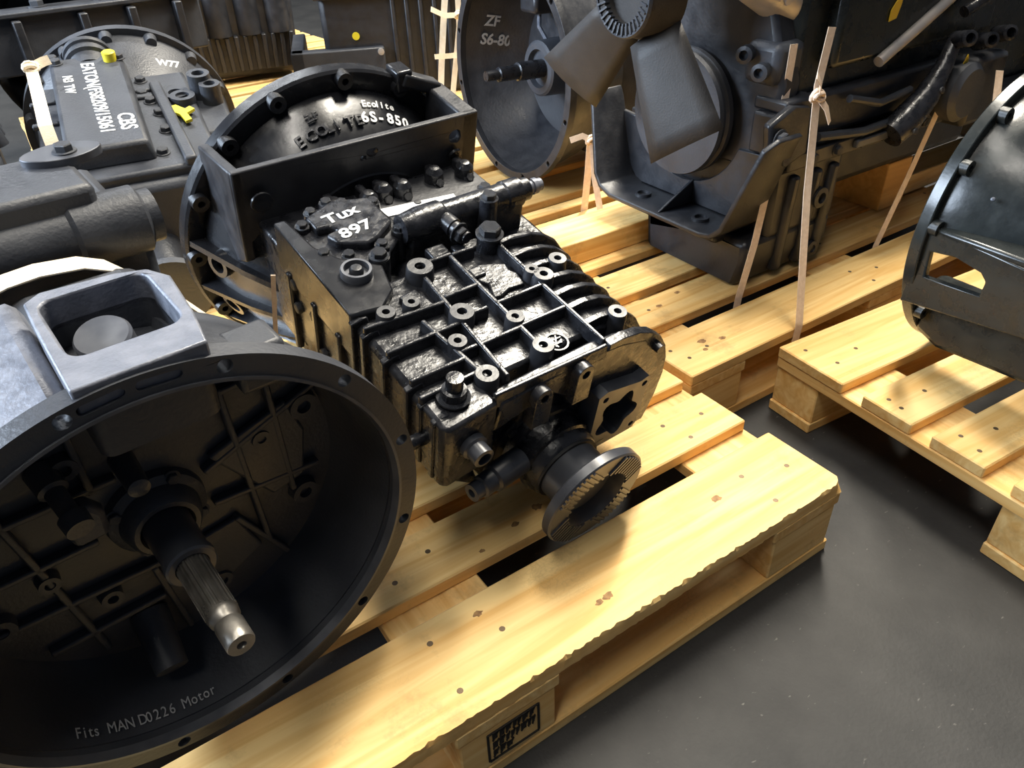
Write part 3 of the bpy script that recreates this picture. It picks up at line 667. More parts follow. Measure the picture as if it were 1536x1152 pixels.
g = G(); g.lathe([(.040, .0142), (.046, .0148), (.052, .0140), (.055, .0122), (.058, .0120), (.060, .0132), (.083, .0130), (.085, .0122), (.085, .0045), (.078, .002), (.078, 0)], (0, 0, 0), OUT, 36); p2('shaft_tip', g, STEEL)
# inspection box on top with rounded square mouth
bm_ = Matrix(((1, 0, 0, 0), (0, -1, 0, 0), (0, 0, 1, 0), (0, 0, 0, 1)))
outl = [(-.036, -.003), (.064, -.003), (.072, -.05), (.078, -.115), (.066, -.138), (.045, -.146), (-.018, -.152), (-.032, -.142), (-.034, -.10)]
outl = [(x, -y) for x, y in outl]
hole = [(x, y) for x, y in rrect(-.024, .042, .062, .136, .013)]
g = G(); g.prism(outl, Matrix.Translation((0, 0, .214)), .030, [hole]); p2('inspection_box', g, PALEALU, .004, label='pale cast box with rounded square opening')
hole2 = [(x * 1.0 + .0, y) for x, y in rrect(-.031, .026, .069, .143, .012)]
g = G(); g.prism(hole2, Matrix.Translation((0, 0, .155)), .065, [hole]); p2('box_lining', g, SLATED)
g = G(); g.prism(hole, Matrix.Translation((0, 0, .155)), .004); p2('box_floor', g, SLATED)
g = G(); g.lathe([(-.03, .023), (.03, .023), (.033, .021), (.033, 0)], V3((.012, .094, .195)), V3((-.15, -.2, 1)), 32); p2('round_stop', g, MACH)
# pale shoulder left of the box, bell glare put into its colour; lug, eye behind
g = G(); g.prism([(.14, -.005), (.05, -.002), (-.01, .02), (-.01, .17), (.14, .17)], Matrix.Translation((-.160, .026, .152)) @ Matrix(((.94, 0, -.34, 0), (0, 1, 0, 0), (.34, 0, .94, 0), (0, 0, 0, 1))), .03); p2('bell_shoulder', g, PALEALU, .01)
g = G(); g.boss((.055, .195, .18), V3((0, 0, 1)), .021, .018, .009); p2('lifting_eye', g, SLATE)
g = G(); g.box((-.04, .15, .06), (.09, .30, .175)); p2('neck_case', g, SLATE, .02)
g = G(); g.box((.088, .03, .155), (.135, .075, .20)); p2('side_lug', g, SLATE, .006)
put2('hex', V3((.115, .03, .178)), OUT, .009, STEEL)
g = G(); g.lathe([(.02, .241), (.055, .235), (.085, .222), (.02, .222)], (0, 0, 0), (0, 1, 0), 24, a0=radians(15), a1=radians(60), close=True, hint=(0, 0, 1)); p2('flange_backing', g, SLATE)
# gear case behind the bell with its cross tube and cover
g = G(); g.box((-.20, .365, -.20), (.130, .60, .165)); p2('gear_case', g, SLATED, .012)
g = G(); g.box((-.20, .36, .10), (.088, .475, .236)); p2('case_top', g, SLATE, .008)
g = G(); g.lathe([(0, .034), (.20, .034), (.205, .038), (.275, .038), (.28, .03), (.292, .03), (.292, 0)], V3((-.15, .372, .180)), RT, 28); p2('cross_tube', g, SLATE)
g = G(); g.prism([(.038 * cos(t) * (1 + .12 * cos(2 * t)) + .082, (.026 * sin(t)) + .45) for t in [2 * pi * i / 24 for i in range(24)]], Matrix.Translation((0, 0, .234)), .010); p2('oval_cover', g, MACH, .003)
put2('hex', V3((.085, .445, .244)), TOP, .010)

# marker writing on the inner lip of the bell
def lip_text(s, a0, size, da):
    a = radians(a0)
    for ch in s:
        if ch != ' ':
            rad = V3((cos(a), 0, sin(a))); tan = V3((-sin(a), 0, cos(a)))
            nr = (-rad * 1.0 + V3((0, -.12, 0))).normalized()
            o = text(ch, size, DULLCHALK, FB, rad * .2120 + V3((0, .026, 0)) + nr * .0008, tan, nr, .0002, .08, .0)
            o.matrix_basis = off2 @ o.matrix_basis @ Matrix.Diagonal((.72, 1, 1, 1))
        a += da * (.65 if ch in 'it ' else 1.25 if ch in 'Mm' else 1.0)
lip_text('Fits MAN D0226 Motor', -135, .0175, radians(2.15))

# ------------------------------------------------------------------ grey gearbox behind (lettered shift cover)
u, v, w = uvw(-.13, .20)
M3, off3 = gearframe((-.565, 1.75, .385), u, v, w, .25)
EB = thing('gearbox', 'dark grey gearbox with white writing and yellow marks on its shift cover', 'gearbox', M3, 'gearboxes on the pallets')
def p3(name, g, m=SLATE, bevel=0, label=None, smooth=32): return part(name, g, m, EB, off3, bevel, label, smooth)
def put3(kind, pos, n, r, m=SLATED, name=None, zs=1.0):
    o = put(kind, m, EB, pos, n, r, name, zs); o.matrix_basis = off3 @ o.matrix_basis; return o
g = G(); g.lathe([(0, .245), (0, .2), (-.02, .2), (-.024, .245)], (0, 0, 0), (0, 1, 0), 72, close=True)
g.lathe([(-.015, .232), (-.06, .222), (-.13, .19), (-.21, .165), (-.22, 0)], (0, 0, 0), (0, 1, 0), 60); p3('bell_housing', g, SLATE)
for a in range(20, 180, 24):
    a = radians(a); g = G(); d = V3((cos(a), 0, sin(a))); g.cyl(d * .228 + V3((0, -.02, 0)), d * .228 + V3((0, -.05, 0)), .016, .012, 14); p3('flange_lug', g, SLATED)
g = G(); g.box((-.19, -.62, -.10), (.15, -.16, .17)); p3('gear_case', g, SLATED, .015)
g = G(); g.box((-.17, -.60, .16), (.13, -.17, .19)); p3('case_lid', g, SLATE, .008)
g = G(); g.box((-.140, -.56, .185), (.018, -.12, .23), taper=(.92, .98)); cov3 = p3('shift_cover', g, SLATE, .008)
g = G(); g.lathe([(0, .045), (.03, .045), (.034, .052), (.044, .052), (.047, .047), (.055, .047), (.058, .052), (.068, .052), (.07, .04), (.07, 0)], L3(-.055, .14, .190), V3((0, .95, .3)), 32); p3('shift_tower', g, SLATED)
for v_, s_ in ((-.12, .15), (-.125, .13), (.005, .16), (.035, .20), (.03, .27), (.04, .31), (.05, .37), (.05, .45), (-.155, .55), (.03, .54)): put3('hex', L3(v_, s_, .19 if v_ > .02 else .23 if v_ > -.13 else .19), TOP, .011)
g = G(); g.bar(L3(.06, .24, .195), L3(.075, .60, .195), .024, .02); p3('oil_rail', g, SLATE, .005)
for v_, s_, r_, h_ in ((.105, .33, .026, .035), (.150, .29, .024, .06), (.165, .325, .022, .05), (.095, .30, .028, .03)):
    g = G(); g.lathe([(-.05, r_), (h_, r_), (h_, r_ * .55), (h_ - .02, r_ * .5), (h_ - .02, 0)], L3(v_, s_, .17), TOP, 22); p3('switch_port', g, SLATED)
g = G(); g.box((.08, -.46, .08), (.19, -.22, .178)); p3('switch_housing', g, SLATED, .01)
for z, a, b in ((.19, (-.19, .35), (-.14, .35)), (.19, (-.19, .25), (-.14, .25))):
    g = G(); g.bar(L3(*a, z), L3(*b, z), .014, .01); p3('cast_rib', g, SLATE, .003)
g = G(); g.bar(L3(.015, .255, .193), L3(.05, .255, .193), .010, .008); g.bar(L3(.015, .285, .193), L3(.05, .285, .193), .018, .008); p3('cast_rib', g, SLATE, .003)
g = G(); g.lathe([(.60, .05), (.64, .05), (.66, .042), (.74, .040), (.745, .055), (.748, .075), (.765, .075), (.768, .04), (.76, 0)], L3(-.03, 0, .02), OUT, 40); p3('output_yoke', g, SLATE)
for ln, pos, sz in (('EATON(FS8209/15061', (-.072, .165, .2305), .036), ('CBS', (-.030, .43, .2305), .042), ('N3', (-.112, .22, .2305), .026), ('TW', (-.112, .265, .2305), .026)):
    o = text(ln, sz, CHALK, EB, L3(*pos), V3((.02, -1, 0)), TOP, .0004, .1, .0008); o.matrix_basis = off3 @ o.matrix_basis
g = G(); g.lathe([(0, .014), (.018, .014), (.02, .011), (.02, 0)], L3(-.012, .165, .23), TOP, 16); p3('paint_dab', g, YEL, label='yellow painted plug')
g = G(); g.prism([(.088, -.43), (.105, -.425), (.12, -.45), (.13, -.44), (.138, -.455), (.12, -.47), (.125, -.50), (.112, -.505), (.106, -.47), (.09, -.45)], Matrix.Translation((-.02, .06, .196)), .006); p3('paint_dab', g, YEL, label='yellow splash of paint')
g = G(); g.prism([(-.20, -.60), (-.16, -.585), (-.135, -.595), (-.13, -.63), (-.145, -.65), (-.15, -.62), (-.19, -.615)], Matrix.Translation((.0, .10, .192)), .006); p3('paint_dab', g, YEL, label='yellow splash of paint')
g = G(); g.box((-.22, -.60, .06), (-.12, -.48, .188)); p3('case_corner', g, SLATED, .01)
o = text('W77', .024, CHALK, EB, L3(.080, .160, .206), V3((1, 0, -.2)), V3((.3, -.45, .85)), .0004, 0, .0008); o.matrix_basis = off3 @ o.matrix_basis

# ------------------------------------------------------------------ ribbed case at the left edge
Mx = Matrix.Translation((-1.045, 1.62, .144))
RC = thing('ribbed_case', 'blue-grey ribbed transmission case beside the lettered shift cover', 'gearbox', Mx, 'gearboxes on the pallets')
g = G(); g.box((-.20, -.22, 0), (.17, .25, .40)); part('case_body', g, SLATED, RC, bevel=.02)
for k in range(6):
    g = G(); y = -.20 + k * .075; g.tube([(-.2, y, .405), (.13, y, .405), (.165, y, .39), (.178, y, .33)], .016, 12); part('case_rib', g, SLATE, RC)
g = G(); g.box((-.12, -.30, 0), (.17, -.21, .33)); part('case_step', g, SLATED, RC, bevel=.015)

# gearbox bell box behind the lettered one, with a beam-like rear plate
Mx = Matrix.Translation((-.52, 2.42, .144)) @ Matrix.Rotation(radians(4), 4, 'Z')
BK = thing('gearbox', 'gearbox with a long grey plate across its bell, behind the lettered cover', 'gearbox', Mx, 'gearboxes on the pallets')
g = G(); g.box((-.34, -.03, .28), (.34, .06, .44)); part('bell_rear_plate', g, SLATE, BK, bevel=.006)
g = G(); g.box((-.34, -.05, .435), (.34, .07, .45)); part('plate_ledge', g, SLATE, BK, bevel=.004)
for x in (-.2, -.02, .12, .26):
    g = G(); g.box((x - .012, -.075, .26), (x + .012, -.02, .43)); part('plate_rib', g, SATIN, BK, bevel=.004)
for x in (-.12, .06, .2): put('hex', SLATED, BK, (x, .02, .45), (0, 0, 1), .02)
g = G(); g.lathe([(0, .295), (.06, .285), (.25, .2), (.26, 0)], (0, .08, .31), (0, 1, 0), 48); part('bell_housing', g, SLATED, BK)
g = G(); g.box((-.2, .08, .05), (.2, .7, .40)); part('gear_case', g, SLATED, BK, bevel=.02)
g = G(); g.box((-.28, .12, .40), (.30, .70, .415)); pn = part('sheet_cover', g, PALEALU, BK, bevel=.002, label='pale blue-grey sheet cover')
for x in (-.08, .12):
    g = G(); g.box((x, .12, .413), (x + .008, .70, .418)); part('cover_seam', g, SATIN, BK)

Mx = Matrix.Translation((-1.22, 2.42, .144)) @ Matrix.Rotation(radians(-28), 4, 'Z')
LM = thing('axle_housing', 'dark blue-grey axle housing with a slanting arm at the back left', 'axle', Mx)
g = G(); g.box((-.2, -.2, 0), (.2, .25, .30)); part('housing_body', g, SLATED, LM, bevel=.04)
g = G(); g.bar((-.12, .3, .42), (.16, -.28, .30), .10, .06); part('slanting_arm', g, SLATED, LM, bevel=.01)
g = G(); g.cyl((.16, -.1, .28), (.30, -.1, .30), .06, .05, 24); part('bearing_boss', g, SLATE, LM)
g = G(); g.cyl((-.05, .1, .25), (-.05, .1, .40), .06, .05, 24); part('filler_neck', g, SLATED, LM)

# ------------------------------------------------------------------ ribbed black sump far behind
Mx = Matrix.Translation((.13, 3.25, .165)) @ Matrix.Rotation(radians(-12), 4, 'Z')
SP = thing('ribbed_sump', 'black ribbed sump with fluted side behind the lettered gearbox', 'engine part', Mx)
g = G(); g.box((-.24, -.18, .0), (.24, .3, .34), taper=(1.06, 1.06)); part('sump_body', g, SATIN, SP, bevel=.03)
for k in range(13):
    g = G(); x = -.22 + k * .036; g.bar((x, -.185, .03), (x * 1.05, -.20, .17), .018, .03, up=(0, 1, 0)); part('flute', g, SATIN, SP, bevel=.004)
for k in range(4):
    g = G(); x = -.18 + k * .12; g.lathe([(0, .05), (.17, .05)], (x, -.175, .17), (0, 0, 1), 20); part('bulge', g, SATIN, SP)
# ------------------------------------------------------------------ black case with grey plate
Mx = Matrix.Translation((.62, 2.55, .146)) @ Matrix.Rotation(radians(-22), 4, 'Z')
KC = thing('gearbox', 'black finned gear case with a plain grey cover plate on its end', 'gearbox', Mx, 'gearboxes on the pallets')
g = G(); g.box((-.32, -.17, 0), (.42, .25, .40)); part('gear_case', g, SATIN, KC, bevel=.02)
g = G(); g.box((-.45, -.20, .0), (-.10, -.14, .19)); g.box((-.45, -.20, .0), (-.40, .2, .19)); part('cover_plate', g, SLATED, KC, bevel=.006)
g = G(); g.box((-.34, -.20, .36), (.46, .27, .40)); part('top_flange', g, SATIN, KC, bevel=.006)
for k in range(9):
    x = -.06 + k * .052; g = G(); g.box((x, -.19, .02), (x + .016, -.16, .35)); part('case_fin', g, SATIN, KC, bevel=.004)
for x in (-.2, -.05, .1, .28): put('hex', SATIN, KC, (x, -.15, .40), (0, 0, 1), .02)
g = G(); g.lathe([(0, .012), (.01, .012), (.012, 0)], (-.115, -.20, .175), (0, -1, 0), 14); part('plate_screw', g, ALU, KC)
g = G(); g.lathe([(0, .014), (.004, .014), (.004, 0)], (-.2, -.172, .23), (0, -1, 0), 14); part('paint_dab', g, YEL, KC, label='pale yellow dab of paint')
for x in (-.1, .05, .2):
    g = G(); g.cyl((x, 0, .40), (x, 0, .50), .05, .04, 20); part('port_neck', g, SATIN, KC)

# ------------------------------------------------------------------ open bell housing with bare shaft (behind)
u, v, w = uvw(-1.60, -.03)
M4, off4 = gearframe((.324, 1.361, .437), u, v, w, -.1)
ZB = thing('gearbox', 'black gearbox with an open round bell housing and long dark input shaft', 'gearbox', M4, 'gearboxes on the pallets')
def p4(name, g, m=SATIN, bevel=0, label=None): return part(name, g, m, ZB, off4, bevel, label)
g = G(); g.prism(ngon(.285, 96), Matrix.Translation((0, .02, 0)) @ fm, .02, [ngon(.262, 90)] + [ngon(.007, 10, .274 * cos(radians(15 + 30 * k)), .274 * sin(radians(15 + 30 * k))) for k in range(12)]); p4('bell_flange', g, SATIN, .0015)
g = G(); g.lathe([(.018, .268), (.03, .272), (.14, .245), (.24, .19), (.24, .10), (.20, .10), (.19, .19), (.12, .235), (.018, .262)], (0, 0, 0), (0, 1, 0), 80, close=True); p4('bell_housing', g, SATIN)
g = G(); g.lathe([(.19, 0), (.19, .20)], (0, 0, 0), (0, 1, 0), 60); p4('end_wall', g, SATIN)
g = G(); g.lathe([(-.19, .075), (-.10, .072), (-.095, .066), (-.095, .05), (-.11, .046), (-.11, 0)], (0, 0, 0), OUT, 40); p4('release_bearing', g, SLATED)
g = G(); g.lathe([(-.15, .024), (-.03, .024), (-.028, .019), (.03, .019), (.032, .013), (.07, .013), (.07, 0)], (0, 0, 0), OUT, 28); p4('input_shaft', g, GLOSS)
g = G(); g.box((-.10, .10, .13), (-.02, .19, .18)); p4('fork_bracket', g, SATIN, .01)
g = G(); g.tube([(-.01, .13, .07), (-.03, .12, .10), (-.045, .13, .115), (-.06, .14, .14)], .006, 8); p4('release_spring', g, PALEALU, label='bright release spring')
for ln, y, z, sz in (('ZF', .060, .085, .040), ('S6-80', .050, .035, .042)):
    o = text(ln, sz, DULLCHALK, ZB, V3((-.220 if ln == 'ZF' else -.233, y, z)), V3((.16, 1, -.15)), V3((1, -.16, -.1)), .0004, .1, .001); o.matrix_basis = off4 @ o.matrix_basis
o = text('CEV0', .034, DULLCHALK, ZB, V3((-.10, .1885, .165)), V3((1, 0, -.05)), OUT, .0004, .1, .0008); o.matrix_basis = off4 @ o.matrix_basis
g = G(); g.box((-.16, .22, -.24), (.16, .85, .20)); p4('gear_case', g, SATIN, .02)

# ------------------------------------------------------------------ engine with fan
ME = Matrix.Translation((.62, .72, .144))
EN = thing('engine', 'black diesel engine with a fan and U-shaped front mount', 'engine', ME)
eo = Matrix.Translation((-.62, -.72, -.144))       # world coordinates inside the engine
def pe(name, g, m=GREEN, bevel=0, label=None, parent=None, smooth=32): return part(name, g, m, parent or EN, eo if parent is None else None, bevel, label, smooth)
def pute(kind, pos, n, r, m=GREEN, name=None):
    o = put(kind, m, EN, pos, n, r, name); o.matrix_basis = eo @ o.matrix_basis; return o
# oil pan: deep front sump, shallow rear
g = G()
fx = Matrix(((0, 0, 1, 0), (1, 0, 0, 0), (0, 1, 0, 0), (0, 0, 0, 1)))
g.prism([(.515, .146), (.79, .146), (.80, .235), (.80, .25), (.50, .25), (.50, .20)], Matrix.Translation((.325, 0, 0)) @ fx, .275); p_pan = pe('oil_pan', g, SATIN, .014)
g = G(); g.box((.59, .56, .27), (1.20, .90, .39)); pe('oil_pan_shallow', g, SATIN, .02)
g = G(); g.box((.385, .50, .24), (.60, .90, .39)); pe('oil_pan_upper', g, SATIN, .012)
for x in (.43, .50, .555):
    g = G(); g.bar((x, .502, .16), (x + .01, .498, .37), .026, .022, up=(0, 1, 0)); pe('pan_flute', g, SATIN, .008, parent=p_pan)
g = G(); g.lathe([(0, .016), (.01, .016), (.012, .009), (.008, .008), (.008, 0)], (.535, .497, .185), (0, -1, 0), 18); pe('drain_plug', g, SATIN, parent=p_pan)
g = G(); g.lathe([(0, .022), (.014, .022), (.016, .012), (.006, .010), (.006, 0)], (.525, .497, .305), (0, -1, 0), 18); pe('pan_port', g, SATIN, parent=p_pan)
g = G(); g.box((.40, .485, .385), (1.5, .95, .42)); pe('pan_rail', g, SATIN, .005)
for k in range(7): pute('hex', V3((.47 + k * .075, .485, .402)), (0, -1, 0), .010, SATIN)
# block, head, timing case
g = G(); g.box((.42, .53, .41), (1.55, .92, .74)); pe('engine_block', g, GREEN, .02)
g = G(); g.box((.44, .50, .70), (1.55, .94, .84)); pe('cylinder_head', g, GREEN, .015)
g = G(); g.prism([(.54, .38), (.90, .38), (.93, .55), (.88, .74), (.58, .74), (.51, .55)], Matrix.Translation((.375, 0, 0)) @ fx, .055); pe('timing_case', g, SATIN, .01)
for k, (y, z) in enumerate(((.55, .45), (.54, .56), (.58, .68), (.70, .72), (.86, .68), (.90, .56))): pute('hex', V3((.374, y, z)), (-1, 0, 0), .011, SATIN)
g = G(); g.box((.36, .495, .42), (.44, .56, .50)); g.box((.37, .49, .50), (.46, .57, .525)); pe('mount_bracket', g, SATIN, .006)
# crank pulley
g = G(); g.lathe([(0, 0), (0, .05), (.008, .06), (.010, .125), (.018, .128), (.022, .122), (.030, .122), (.034, .128), (.045, .128), (.05, .05), (.08, .05)], (.318, .735, .462), (1, 0, 0), 64); pe('crank_pulley', g, SLATED)
# front mount: cradle with flared arms
g = G()
prof = [(.452, .476), (.460, .46), (.52, .29), (.545, .268), (.575, .262), (.86, .262), (.895, .275), (.912, .30), (.955, .45), (.965, .47)]
front = [g.bm.verts.new((.262 + (.05 if k in (0, 9) else .02 if k in (1, 8) else 0), y, z)) for k, (y, z) in enumerate(prof)]
back = [g.bm.verts.new((.375, y, z)) for y, z in prof]
for i in range(len(prof) - 1): g._f([front[i], front[i + 1], back[i + 1], back[i]])
me = g.mesh('front_mount', 50)
fmnt = part('front_mount', me, SATIN, EN, eo); so = fmnt.modifiers.new('solid', 'SOLIDIFY'); so.thickness = .011; so.offset = 0
bv = fmnt.modifiers.new('bevel', 'BEVEL'); bv.width = .003; bv.segments = 2
g = G()
cut = [(.735 + .155 * cos(radians(a)), .468 + .155 * sin(radians(a))) for a in range(340, 199, -10)]
g.prism([(.48, .42), (.525, .29), (.56, .268), (.88, .268), (.91, .30), (.945, .42)] + cut, Matrix.Translation((.368, 0, 0)) @ fx, .012); pe('mount_back_wall', g, SATIN, .002, parent=fmnt)
g = G(); g.prism([(.27, .268), (.37, .268), (.37, .32)], Matrix(((1, 0, 0, 0), (0, 0, 1, .70), (0, 1, 0, 0), (0, 0, 0, 1))), .008); pe('mount_gusset', g, SATIN, .002, parent=fmnt)
for y in (.62, .80):
    g = G(); g.lathe([(0, .0195), (.007, .0185), (.007, .0135), (.0015, .013), (.0015, 0)], (.315, y, .267), (0, 0, 1), 20); pe('mount_hole', g, SATIN, parent=fmnt)
g = G(); g.box((.30, .56, .235), (.40, .86, .252)); pe('mount_foot', g, SATIN, .006)
g = G(); g.prism([(.315, .495), (.375, .52), (.43, .51), (.44, .42), (.375, .40), (.33, .42)], Matrix(((1, 0, 0, 0), (0, 0, -1, .498), (0, 1, 0, 0), (0, 0, 0, 1))), .02); pe('mount_ear', g, SATIN, .006, parent=fmnt)
pute('hex', V3((.345, .476, .465)), (0, -1, 0), .015, SLATED); pute('hex', V3((.365, .478, .425)), (0, -1, 0), .013, SLATED)
g = G(); g.tube([(.30, .965, .47), (.31, .968, .50), (.33, .96, .52)], .014, 10); pe('mount_stud', g, SLATED)
# fan
FC = V3((.15, .70, .712))
g = G(); g.lathe([(.02, 0), (.02, .052), (.0, .054), (.0, .069), (.018, .074), (.045, .082), (.075, .086), (.078, .04), (.13, .035)], FC - V3((.012, 0, 0)), (1, 0, 0), 64); fhub = pe('fan_hub', g, FANM)
for k in range(34):
    a = 2 * pi * k / 34; d = V3((0, cos(a), sin(a)))
    g = G(); g.bar(FC + d * .050 - V3((.008, 0, 0)), FC + d * .070 - V3((.012, 0, 0)), .0035, .012, up=(1, 0, 0)); pe('hub_fin', g, SLATE, parent=fhub)
g = G(); g.lathe([(-.002, .072), (-.002, .068), (.004, .068), (.004, .075)], FC - V3((.013, 0, 0)), (1, 0, 0), 64, close=True); pe('hub_ring', g, SLATE, parent=fhub)
for k in range(4):
    a = radians((-120, -43, 37, 142)[k]); g = G(); rows = []
    for r in (.075, .11, .16, .21, .25, .285):
        row = []
        for t in (-1, -.6, -.2, .2, .6, 1):
            wdt = .048 + (r - .075) * .13; tw = radians(34 - 50 * (r - .075)); ph = t * wdt
            rad = V3((0, cos(a), sin(a))); tan = V3((0, -sin(a), cos(a)))
            cam_ = .010 * (1 - t * t)
            row.append(g.bm.verts.new(FC + V3((.035, 0, 0)) + rad * (r + .006 * t) + tan * ph * cos(tw) + V3((-ph * sin(tw) - cam_, 0, 0))))
        rows.append(row)
    for A, B in zip(rows, rows[1:]):
        for i in range(5): g._f([A[i], A[i + 1], B[i + 1], B[i]])
    o = pe('fan_blade', g, FANM, smooth=60, parent=fhub); so = o.modifiers.new('solid', 'SOLIDIFY'); so.thickness = .003
# silver intake elbow and fittings
g = G(); g.tube([(.18, .58, .81), (.30, .58, .748), (.38, .58, .706), (.452, .58, .668)], .043, 28); pe('intake_pipe', g, ALU, label='bare aluminium pipe')
for p in ((.36, .541, .70), (.385, .541, .69)): pute('hex', V3(p), (-.3, -1, -.2), .008, ALU)
g = G(); g.box((.36, .52, .545), (.44, .60, .622)); pe('water_pump', g, SLATED, .015)
for p in ((.352, .545, .575), (.352, .585, .60)):
    g = G(); g.lathe([(0, .016), (.02, .016), (.022, .009), (.01, .008), (.01, 0)], p, (-1, -.4, 0), 16); pe('pump_port', g, SLATED)
# near side: cover plates, rail, hoses, pump, bright tube
g = G(); g.box((.46, .505, .43), (1.0, .535, .52)); pe('side_cover', g, SATIN, .01)
g = G(); g.box((.50, .50, .56), (1.05, .54, .70)); pe('upper_cover', g, GREEN, .012)
g = G(); g.tube([(.63, .49, .558), (.73, .492, .60), (.84, .495, .648), (.92, .50, .68)], .011, 14); pe('bright_tube', g, ALU, label='bare steel pipe')
g = G(); g.tube([(.56, .49, .50), (.66, .485, .475), (.76, .485, .485)], .008, 10); pe('fuel_pipe', g, SLATED)
g = G(); g.tube([(.48, .49, .44), (.62, .482, .425), (.74, .482, .43)], .009, 10); pe('fuel_pipe', g, SLATED)
g = G(); g.tube([(.70, .47, .405), (.74, .465, .43), (.79, .462, .47), (.83, .465, .52), (.86, .47, .58)], [.03, .032, .026, .018, .014], 18); pe('coolant_hose', g, GLOSS)
for p in ((.765, .44, .445), (.80, .44, .485), (.73, .435, .415)): pute('cap', V3(p), (0, -1, .3), .007, GLOSS, 'hose_clip')
g = G(); g.lathe([(0, .0), (0, .05), (.012, .062), (.09, .062), (.10, .04), (.10, 0)], (.905, .43, .462), (0, 1, 0), 40); pe('injection_pump', g, SLATED)
g = G(); g.box((.93, .44, .38), (1.05, .56, .53)); pe('pump_body', g, SATIN, .012)
g = G(); g.box((.60, .475, .395), (.80, .49, .412)); pe('bracket_plate', g, MACH, .003)
for x, z, dx in ((.86, .57, .0), (.95, .555, .05), (1.02, .56, .1)):
    g = G(); g.lathe([(0, .018), (.05, .016), (.052, .010), (.03, .009), (.03, 0)], (x, .47, z), V3((-.5, -.8, .25)), 18); pe('pipe_union', g, GLOSS)
g = G(); g.tube([(.88, .48, .62), (.93, .47, .64), (.96, .47, .70)], .012, 12); pe('fuel_pipe', g, GLOSS)
g = G(); g.lathe([(0, .016), (.05, .015), (.052, .008), (.02, .007)], (.945, .46, .66), V3((-.3, -.8, .5)), 16); pe('pipe_union', g, SLATED)
g = G(); g.prism([(.0, .0), (.022, .004), (.030, .03), (.028, .045), (.012, .035), (.0, .02)], Matrix.Translation((.645, .4985, .628)) @ Matrix(((1, 0, 0, 0), (0, 0, -1, 0), (0, 1, 0, 0), (0, 0, 0, 1))), .002); pe('paint_dab', g, OCH, label='ochre dab of paint')
g = G(); g.prism([(.0, .0), (.018, -.004), (.016, .025), (.010, .035), (.002, .02)], Matrix.Translation((.885, .455, .505)) @ Matrix(((1, 0, 0, 0), (0, 0, -1, 0), (0, 1, 0, 0), (0, 0, 0, 1))), .002); pe('paint_dab', g, OCH, label='ochre dab of paint')

g = G(); g.lathe([(0, 0), (0, .25), (.03, .262), (.09, .262), (.09, .235), (.02, .0)], (1.42, .72, .46), (1, 0, 0), 60); pe('flywheel_housing', g, SATIN)
g = G(); g.cyl((1.15, .36, .50), (1.40, .36, .50), .055, .055, 28); g.cyl((1.12, .36, .50), (1.15, .36, .50), .035, .05, 20); pe('starter_motor', g, SATIN)
# timber under and beside the engine
g = G(); g.box((0, 0, 0), (.62, .12, .055)); solo('timber_plank', g, PINE, 'pale plank lying on the boards under the engine', 'plank', M=Matrix.Translation((.06, .806, .1445)), bevel=.003)
g = G(); g.box((0, 0, 0), (.10, .14, .122)); solo('timber_block', g, PINE2, 'upright brown timber block beside the oil pan', 'wood block', M=Matrix.Translation((.915, .575, .1445)), bevel=.003)
g = G(); g.box((0, 0, 0), (.45, .09, .05)); solo('timber_plank', g, PINE, 'short pale plank behind the brown timber block', 'plank', M=Matrix.Translation((1.06, .60, .1445)), bevel=.003)

# ------------------------------------------------------------------ shiny gearbox on the right pallet (seen from behind its bell)
u, v, w = uvw(-.014, .013)
M5, off5 = gearframe((.53, .149, .388), u, v, w, .1)
RG = thing('gearbox', 'shiny black gearbox whose bell housing has a rectangular window', 'gearbox', M5, 'gearboxes on the pallets')
def p5(name, g, m=GREEN, bevel=0, label=None): return part(name, g, m, RG, off5, bevel, label)
R5 = .242
g = G(); g.lathe([(0, R5), (0, .222), (-.02, .222), (-.02, R5)], (0, 0, 0), (0, 1, 0), 120, close=True); p5('bell_flange', g, GREEN, .002)
g = G(); g.lathe([(.0, .223), (-.018, .226), (-.06, .212), (-.16, .185), (-.24, .165), (-.25, .165), (-.25, .15), (-.16, .172), (-.02, .20), (.0, .21)], (0, 0, 0), (0, 1, 0), 72, a0=radians(2), a1=radians(176), close=True, hint=(0, 0, 1)); p5('bell_housing', g, GREEN)
for a in (100, 125, 148, 172, 215, 238):
    a = radians(a); o = put('boss', GREEN, RG, V3((.229 * cos(a), -.02, .229 * sin(a))), OUT, .012, 'flange_boss'); o.matrix_basis = off5 @ o.matrix_basis
# side wall with window
g = G()
g.prism([(-.012, .035), (-.17, .022), (-.215, -.01), (-.25, -.06), (-.25, -.075), (-.006, -.105)], Matrix.Translation((-.232, 0, 0)) @ Matrix(((0, 0, 1, 0), (1, 0, 0, 0), (0, 1, 0, 0), (0, 0, 0, 1))), .014,
        [[(-.030, -.006), (-.034, -.050), (-.122, -.045), (-.124, -.02), (-.112, -.008), (-.072, -.000)]])
p5('bell_side_wall', g, GREEN, .003)
g = G(); g.box((-.232, -.19, .020), (-.17, -.012, .034)); p5('bell_ledge', g, GREEN, .005)
g = G(); g.box((-.231, -.28, -.088), (-.16, -.235, .0)); p5('wall_return', g, GREEN, .008)
g = G(); g.prism([(-.012, -.08), (-.10, -.08), (-.21, -.06), (-.30, -.12), (-.30, -.18), (-.06, -.195), (-.012, -.175)], Matrix.Translation((-.175, 0, 0)) @ Matrix(((0, 0, 1, 0), (1, 0, 0, 0), (0, 1, 0, 0), (0, 0, 0, 1))), .05); p5('bell_foot', g, GREEN, .012)
g = G(); g.box((-.20, -.62, -.17), (.22, -.22, .0)); p5('gear_case', g, GREEN, .02)
